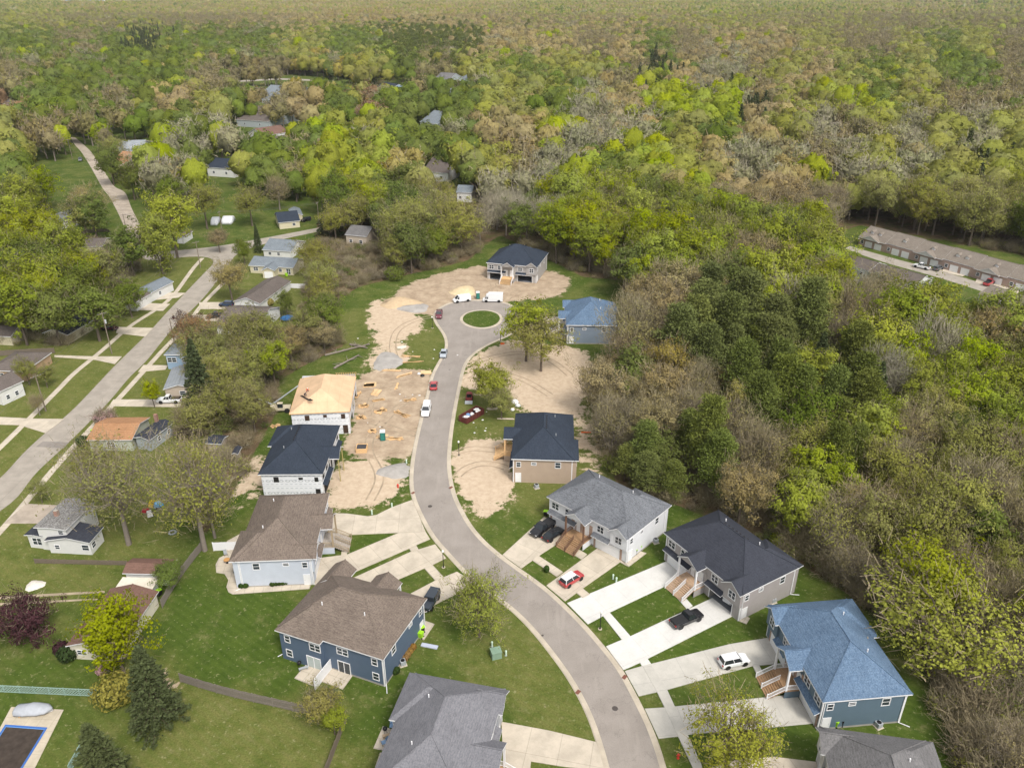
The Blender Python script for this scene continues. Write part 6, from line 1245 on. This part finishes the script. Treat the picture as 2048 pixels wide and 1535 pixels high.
# window-well crate, toilet cabin
g=G(724,900); rt=empty('timber_crate',g,.05,'square timber shored pit box in front of the wrapped duplex','crate'); mb=MB(); w=1.15
mb.box(-w,w,-w,-w+.12,0,1.); mb.box(-w,w,w-.12,w,0,1.); mb.box(-w,-w+.12,-w+.12,w-.12,0,1.); mb.box(w-.12,w,-w+.12,w-.12,0,1.); mb.build('side_panel',LUMBER,rt); mb=MB(); mb.box(-w+.12,w-.12,-w+.12,w-.12,.0,.85); mb.build('fill',paint('dark_fill',(.05,.05,.055),.9),rt)
def toilet(px,py,label):
    g=G(px,py); rt=empty('portable_toilet',g,.1,label,'portable toilet'); mg=paint('toilet_green',(.02,.13,.11),.5); mb=MB(); mb.box(-.55,.55,-.55,.55,.05,2.1); mb.build('cabin',mg,rt,False,.04); mb=MB(); mb.loft([[(-.6,-.6,2.1),(.6,-.6,2.1),(.6,.6,2.1),(-.6,.6,2.1)],[(-.5,-.5,2.35),(.5,-.5,2.35),(.5,.5,2.35),(-.5,.5,2.35)]]); mb.build('roof',WHITE,rt); mb=MB(); mb.box(-.35,.35,-.58,-.55,.2,1.9); mb.build('door',paint('toilet_door',(.03,.18,.15),.5),rt)
toilet(956,597,'green toilet cabin with white top between the two white vans'); toilet(766,879,'teal toilet cabin on the grass near the pit box')
def machine(px,py,rz,label):
    g=G(px,py); rt=empty('skid_loader',g,rz,label,'loader'); mr=paint('loader_red',(.24,.05,.05),.6,.15); mb=MB(); mb.box(-1.3,.9,-.55,.55,.35,1.1); mb.box(-1.35,-.5,-.6,.6,1.1,1.45); mb.build('body',mr,rt,False,.05)
    mb=MB(); mb.box(-.45,.7,-.5,.5,1.1,2.0); mb.build('cab',BLACK,rt,False,.05); mb=MB(); mb.box(-.5,.75,-.55,.55,2.0,2.08); mb.build('roof',mr,rt)
    for s_ in(-1,1):
        mb=MB(); mb.tube((-1.2,s_*.7,1.3),(.9,s_*.7,.9),.09,.09,5); mb.tube((.9,s_*.7,.9),(1.5,s_*.7,.3),.08,.08,5); mb.build('lift_arm',mr,rt)
        for x in(-.8,.5): mb=MB(); mb.tube((x,s_*.6,.4),(x,s_*.86,.4),.4,.4,10); mb.build('wheel',TYRE,rt)
    mb=MB(); mb.loft([[(1.4,-.9,.1),(1.4,.9,.1),(1.4,.9,.65),(1.4,-.9,.65)],[(2.1,-.9,.05),(2.1,.9,.05),(2.1,.9,.12),(2.1,-.9,.12)]]); mb.build('bucket',GREYM,rt)
machine(938.6,800,-1.6,'small maroon skid loader on the grass above the skip')
g=G(563,822); rt=empty('telehandler',g,.1,'cream telehandler with raised boom behind the framed house','telehandler'); mc=paint('machine_cream',(.50,.44,.33),.6,.1); mb=MB(); mb.box(-2.4,2.2,-.9,.9,.6,1.3); mb.box(-2.3,-1.2,-.8,.8,1.3,1.7); mb.build('chassis',mc,rt,False,.06); mb=MB(); mb.box(-.6,.6,-.9,-.1,1.3,2.4); mb.build('cab',CGL,rt,False,.05); mb=MB(); mb.box(-.65,.65,-.95,-.05,2.4,2.48); mb.build('roof',mc,rt)
mb=MB(); mb.tube((-2.,.4,1.7),(-5.2,.6,-0.0+3.4),.2,.16,6); mb.tube((-2.,.4,1.7),(4.5,.5,6.2),.2,.15,6); mb.build('boom',GREYM,rt)
for x in(-1.6,1.5):
    for s_ in(-1,1): mb=MB(); mb.tube((x,s_*.8,.6),(x,s_*1.15,.6),.6,.6,12); mb.build('wheel',TYRE,rt)
# fallen trees
for lb,a,b_,sd_ in (('long grey fallen trunk with root fork in the rough grass',(650,712),(740,690),1),('shorter fallen trunk near the framed house roof',(668,738),(718,712),2),('uprooted stump with broken limbs beside the fallen trunks',(700,690),(735,698),3)):
    p=G(*a);q=G(*b_); mb=MB(); r6=random.Random(sd_); d=q-p; mb.tube(p+Vector((0,0,.3)),q+Vector((0,0,.4)),.3,.16,7)
    for i in range(9): t=r6.uniform(.2,1); s0=p+d*t+Vector((0,0,.3)); e=s0+Vector((r6.uniform(-2.,2.),r6.uniform(-2,2),r6.uniform(.1,1.2))); mb.tube(s0,e,.12,.04,5)
    o=mb.build('fallen_log',BARKG); tag(o,lb,'fallen log')
# small things in yards
BSH=[leafmat('hedge_leaves',(.05,.085,.02)),leafmat('orange_grass',(.34,.20,.07))]
def bush(px,py,h_,m,label,name='shrub',group=None,w=.6):
    g=G(px,py); r7=np.random.default_rng(int(px*7+py)); n=900; d=r7.normal(size=(n,3)); d/=np.linalg.norm(d,axis=1,keepdims=True); p=d*np.array([w*h_,w*h_,h_*.5])*(.7+.35*r7.random((n,1)))+[0,0,h_*.5]; V,Q=cards(p,d+r7.normal(size=(n,3))*.4,.10+.03*h_,.8,None,r7)
    rt=empty(name,g,0,label,'shrub',group); link(bpy.data.objects.new('foliage',mesh_np('foliage',V,[Q],[m])),rt); sk=Sk(); 
    for i in range(5): sk.seg(np.array([0,0,0.]),np.array([r7.normal()*.25*h_,r7.normal()*.25*h_,h_*.7]),.04,.015,4)
    link(bpy.data.objects.new('stem',mesh_np('stem',np.concatenate(sk.V),[np.concatenate(sk.Q)],[BARK])),rt)
for i,(px,py) in enumerate(((546,1170),(553,1169),(560,1168.5),(567,1168),(574,1167),(484,1174),(492,1173.5))): bush(px,py,.9,BSH[0],'clipped round shrub against the pale blue wall','shrub','clipped shrubs along the pale blue wall')
for i,(px,py) in enumerate(((820,1305),(815,1312),(811,1319),(826,1297))): bush(px,py,.9,BSH[1],'tan grass clump along the steel blue side wall','grass_clump','tan grass clumps at the steel blue wall')
bush(792,1345,1.,BSH[0],'dark green shrub at the steel blue corner'); bush(138,1318,2.4,BSH[0],'round clipped bush at the end of the long ranch'); bush(166,890,2.2,BSH[0],'round green bush beside the orange roofed cottage'); bush(235,1400,4.2,LM['y'],'big yellow flowering bush between the spruces','flowering_bush',None,.75); bush(1093,1143,1.3,BSH[0],'small dark shrub on the front grass patch of the white duplex',w=.35)
bush(126,1306,2.,LM['v'],'purple bush behind the round clipped one'); bush(205,1345,1.4,LM['k'],'small pale flowering bush under the yellow green tree'); bush(1560,1090,2.2,LM['l'],'bright green brush at the lawn edge behind the charcoal roof',w=.9); bush(1590,1078,2.6,LM['g'],'fresh green shrub at the wood edge',w=.8); bush(1485,1030,2.4,LM['l'],'low light green shrub at the wood edge above the charcoal roof',w=.8)
bush(470,562,1.6,BSH[0],'dark shrub at the left end of the cream house'); bush(640,592,3.,LM['g'],'bright green bush at the field edge',w=.8); bush(790,560,5.,LM['g'],'large vivid green bush in front of the wood line',w=.7); bush(540,610,2.2,LM['y'],'yellow shrub by the long white house')
def furniture(px,py,label,kind,m,rz=0):
    g=G(px,py); z0=.13; rt=empty(kind,(g.x,g.y,z0),rz,label,kind.replace('_',' '))
    if kind=='patio_table': mb=MB(); mb.lathe([(.55,.68),(.55,.73)],(0,0,0),12); mb.build('table_top',m,rt); mb=MB(); mb.lathe([(.25,0),(.05,.05),(.05,.68)],(0,0,0),8); mb.build('leg',BLACK,rt)
    elif kind=='patio_chair':
        mb=MB(); mb.box(-.28,.28,-.28,.28,.38,.46); mb.build('seat',m,rt); mb=MB(); mb.slab([(-.28,.26,.46),(.28,.26,.46),(.28,.4,1.),(-.28,.4,1.)],.05); mb.build('backrest',m,rt)
        for x in(-.24,.24):
            for y in(-.24,.24): mb=MB(); mb.box(x-.02,x+.02,y-.02,y+.02,0,.38); mb.build('leg',BLACK,rt)
    elif kind=='grill': mb=MB(); mb.lathe([(.1,.55),(.3,.7),(.33,.85),(.25,1.05),(.05,1.12)],(0,0,0),10); mb.build('kettle',m,rt,True); mb=MB(); [mb.tube((.3*math.cos(a),.3*math.sin(a),0),(0,0,.6),.02,.02,4) for a in(0,2.1,4.2)]; mb.build('leg',BLACK,rt)
    elif kind=='bench': mb=MB(); mb.box(-.7,.7,-.2,.2,.4,.47); mb.build('seat',m,rt); [ (lambda q:(q.box(x-.05,x+.05,-.18,.18,0,.4),q.build('leg',m,rt)))(MB()) for x in(-.55,.55)]
BL=paint('blue_cushion',(.22,.34,.52),.8); WDT=paint('table_wood',(.40,.30,.20),.7)
furniture(455,1126,'round wooden table on the curved patio','patio_table',paint('orange_wood',(.50,.27,.10),.7)); furniture(452,1111,'grey chair beside the round patio table','patio_chair',GREYM,.5); furniture(472,1152,'black grill at the pale blue house corner','grill',BLACK)
furniture(600,1334,'dark grill set on the left patio of the steel blue duplex','grill',BLACK); furniture(608,1340,'small bench beside that dark grill','bench',GREYM,.4); furniture(771,1466,'black grill on the patio behind the grey roofed house','grill',BLACK); furniture(776,1474,'tan bench table on the patio behind the grey roofed house','bench',WDT,.3)
furniture(768,1489,'left blue chair on the patio behind the grey roofed house','patio_chair',BL,2.); furniture(779,1487,'right blue chair on the patio behind the grey roofed house','patio_chair',BL,1.); furniture(784,1456,'blue chair against the corner of the grey roofed house','patio_chair',BL,0)
furniture(521,1170,'small blue bin like chair by the pale blue wall','patio_chair',BL,1.); furniture(534,1168,'dark grill by the pale blue wall','grill',BLACK)
def flat(name,label,cat,px,py,sx,sy,sz,m,rz=0.,z=0.,kind=None,parent=None):
    g=G(px,py); mb=MB(); mb.box(-sx/2,sx/2,-sy/2,sy/2,0,sz); o=mb.build(name,m,None,False,.03); o.location=(g.x,g.y,z); o.rotation_euler=(0,0,rz); tag(o,label,cat); return o
def disc(name,label,cat,px,py,r_,z,m):
    g=G(px,py); mb=MB(); mb.lathe([(r_,0),(r_,.012),(r_*.8,.016)],(0,0,0),16); o=mb.build(name,m); o.location=(g.x,g.y,z); tag(o,label,cat)
IRON=paint('iron',(.07,.06,.055),.7); RUST=paint('rust_grate',(.17,.07,.05),.8)
for px,py,lb in((1230,1416,'manhole cover in the road near the lower right drives'),(860,1012,'manhole cover in the bend above the driveways'),(1085,1270,'small iron lid by the left gutter'),(899,739,'small iron lid in the upper road')): disc('manhole_cover',lb,'manhole',px,py,.42 if 'manhole' in lb else .2,.022,IRON)
for px,py,lb in((1249,1354,'rusty drain at the right kerb by the pale drive'),(1156,1384,'rusty drain at the left kerb opposite the pale drive'),(826,986,'drain at the left kerb by the hydrant'),(902,975,'drain at the right kerb by the tan duplex')): flat('storm_drain',lb,'drain',px,py,.8,.55,.02,RUST,.9,.108)
flat('kayak','grey blue plastic board lying by the bins','board',859,1292,2.6,.7,.2,paint('board_blue',(.42,.45,.55),.5),-.25); flat('doormat_slab','small concrete step at the side door of the greige duplex','step',1489,1239,1.2,1.6,.15,WALK,-.6)
flat('orange_pipe','orange plastic barrier lying at the wood edge','barrier',1172,865,2.2,.25,.25,paint('orange_plastic',(.70,.12,.02),.5),0); flat('orange_pipe','orange bundle beside the kerb lamp','bundle',1005,688,1.1,.5,.3,bpy.data.materials['orange_plastic'],.2)
for i,(px,py,s_) in enumerate(((1030,806,1.6),(1036,812,1.1),(1025,820,.9),(845,752,1.),(838,748,.8))):
    r8=random.Random(i); mb=MB()
    g=G(px,py); mb.lathe([(s_*.5,0),(s_*.6,s_*.2),(s_*.4,s_*.5),(s_*.1,s_*.6)],(0,0,0),7); o=mb.build('debris_bag',WR if i!=3 else BLACK); o.location=g; tag(o,('largest white wrapped bundle beside the leaning tree','middle white wrapped bundle beside the leaning tree','smallest white wrapped bundle beside the leaning tree','black bag by the kerbside plywood','white bag by the kerbside plywood')[i],'bundle')
r9=random.Random(9)
for i in range(26):
    px,py=r9.choice([(968,845),(905,700),(800,690),(745,850),(700,690),(820,790)]); px+=r9.gauss(0,16); py+=r9.gauss(0,10); g=G(px,py); mb=MB(); a=r9.uniform(.1,.28)
    mb.lathe([(a,0),(a*1.1,a*.3),(a*.4,a*.6)],(0,0,0),5); o=mb.build('litter_scrap',WR); o.location=g; tag(o,'small white scrap of site litter lying on the ground','litter','white scraps scattered over the building site')
# play things and fire pit in the left yard
g=G(345,1065); rt=empty('fire_pit',g,0,'round stone fire pit in the backyard','fire pit'); mb=MB(); 
for i in range(11): a=i*.571; mb=MB(); mb.box(.6*math.cos(a)-.14,.6*math.cos(a)+.14,.6*math.sin(a)-.12,.6*math.sin(a)+.12,0,.25); mb.build('stone',GREYM,rt,False,.04)
for i,(px,py,c_,lb,h_) in enumerate(((292,1024,(.28,.02,.03),'dark red play car on the lawn by the fence',.8),(318,1013,(.12,.36,.60),'blue plastic play frame by the fence',1.3),(306,1010,(.55,.38,.02),'yellow plastic slide beside the blue play frame',1.1),(300,1030,(.5,.5,.5),'pale garden swing beside the red play car',1.))):
    g=G(px,py); rt=empty('garden_toy',g,i*.7,lb,'toy'); m_=paint('toy_%d'%i,c_,.5); mb=MB(); mb.loft([[(-.9,-.5,.15),(.9,-.5,.15),(.9,.5,.15),(-.9,.5,.15)],[(-.6,-.4,h_*.8),(.3,-.4,h_),(.3,.4,h_),(-.6,.4,h_*.8)]]); mb.build('body',m_,rt,False,.06)
    for s_ in(-1,1): mb=MB(); mb.tube((.6*s_,-.6,.2),(.6*s_,.6,.2),.18,.18,8); mb.build('wheel',BLACK,rt)
# ---------------------------------------------------------------- roofers
def person(p,rz,label,pose,top,legs,hat=None):
    me=bpy.data.meshes.new('p'); 
    J=dict(pel=(0,0,.95),che=(0,.02,1.35),nec=(0,.03,1.5),hea=(0,.05,1.62),top=(0,.06,1.76),lsh=(-.19,.02,1.42),lel=(-.28,.1,1.15),lha=(-.25,.32,1.0),rsh=(.19,.02,1.42),rel=(.28,.1,1.15),rha=(.25,.32,1.0),lhi=(-.1,0,.9),lkn=(-.12,.08,.5),lan=(-.12,-.02,.08),lto=(-.13,.16,.04),rhi=(.1,0,.9),rkn=(.12,.08,.5),ran=(.12,-.02,.08),rto=(.13,.16,.04))
    if pose=='kneel':
        J.update(pel=(0,-.1,.5),che=(0,.22,.82),nec=(0,.33,.93),hea=(0,.42,1.0),top=(0,.5,1.1),lsh=(-.19,.26,.86),lel=(-.26,.42,.6),lha=(-.2,.6,.35),rsh=(.19,.26,.86),rel=(.28,.42,.6),rha=(.2,.65,.3),lhi=(-.1,-.1,.46),lkn=(-.16,.3,.32),lan=(-.14,-.1,.08),lto=(-.14,.05,.04),rhi=(.1,-.1,.46),rkn=(.16,.15,.06),ran=(.14,-.3,.08),rto=(.14,-.45,.05))
    ks=list(J); E_=[('pel','che'),('che','nec'),('nec','hea'),('hea','top'),('che','lsh'),('lsh','lel'),('lel','lha'),('che','rsh'),('rsh','rel'),('rel','rha'),('pel','lhi'),('lhi','lkn'),('lkn','lan'),('lan','lto'),('pel','rhi'),('rhi','rkn'),('rkn','ran'),('ran','rto')]
    RR=dict(pel=.15,che=.16,nec=.06,hea=.10,top=.07,lsh=.075,rsh=.075,lel=.05,rel=.05,lha=.04,rha=.04,lhi=.1,rhi=.1,lkn=.07,rkn=.07,lan=.05,ran=.05,lto=.04,rto=.04)
    me.from_pydata([J[k] for k in ks],[(ks.index(a),ks.index(b2)) for a,b2 in E_],[]); o=bpy.data.objects.new('tmp',me); COL.objects.link(o); sm=o.modifiers.new('s','SKIN'); 
    for i,k in enumerate(ks): me.skin_vertices[0].data[i].radius=(RR[k],RR[k]); me.skin_vertices[0].data[i].use_root=(k=='pel')
    ss=o.modifiers.new('u','SUBSURF'); ss.levels=1; ss.render_levels=1; dg=bpy.context.evaluated_depsgraph_get(); m2=bpy.data.meshes.new_from_object(o.evaluated_get(dg)); bpy.data.objects.remove(o)
    m2.materials.clear(); SK=paint('skin',(.45,.28,.2),.6)
    for m_ in(SK,paint('shirt_'+top[0],top[1],.8),paint('trousers_'+legs[0],legs[1],.8),BLACK): m2.materials.append(m_)
    hp=Vector(J['hea']); pz=J['pel'][2]
    for f in m2.polygons:
        c_=f.center; dj=min(J,key=lambda k:(Vector(J[k])-c_).length); f.material_index=0 if dj in('hea','top','lha','rha','nec') else 3 if dj in('lto','rto','lan','ran') else 2 if dj in('pel','lhi','rhi','lkn','rkn') else 1; f.use_smooth=True
    rt=empty('person',p,rz,label,'person'); link(bpy.data.objects.new('body',m2),rt)
    t=Vector(J['top']); mb=MB(); mb.lathe([(.15,-.04),(.13,-.02),(.12,.05),(.05,.09)],t,10); mb.build('hat',paint('hat_'+top[0],hat,.5),rt,True)
    hd=Vector(J['hea']); mb=MB(); mb.tube(hd+Vector((0,.09,.0)),hd+Vector((0,.125,-.01)),.018,.01,5); mb.build('nose',SK,rt)
h,L_,D_=hH
def onroof(x,y):
    s=.5; z=EZ+(y if y<D_/2 else D_-y)*s; return h.r.matrix_basis@Vector((x,y,z))
bpy.context.view_layer.update()
for x,y,lb,ps,tp,lg,ht in ((-L_/2+5.2,D_*.78,'roofer in dark clothes kneeling on the orange sheathing','kneel',('dark',(.03,.03,.04)),('dark',(.03,.03,.05)),(.05,.05,.06)),(-L_/2+7.2,D_*.76,'roofer in an orange shirt bending on the sheathing roof','kneel',('orange',(.65,.12,.03)),('jeans',(.06,.08,.14)),(.6,.55,.5))): person(onroof(x,y),h.r.rotation_euler[2]+2.,lb,ps,tp,lg,ht)
# ---------------------------------------------------------------- air
m=bpy.data.materials.new('haze_air'); m.use_nodes=True; nt=m.node_tree; nt.nodes.remove(nt.nodes['Principled BSDF'])
v=N(nt,'VolumePrincipled'); v.inputs['Density'].default_value=.00004; v.inputs['Color'].default_value=(.86,.90,.95,1); nt.links.new(v.outputs[0],nt.nodes['Material Output'].inputs['Volume'])
mb=MB(); mb.box(-9500,9500,-400,9500,-1,96); tag(mb.build('haze',m),'pale spring haze lying over the far woods',kind='stuff')
S.cycles.volume_bounces=0; S.cycles.max_bounces=6; S.cycles.diffuse_bounces=2; S.cycles.glossy_bounces=2; S.cycles.transmission_bounces=2
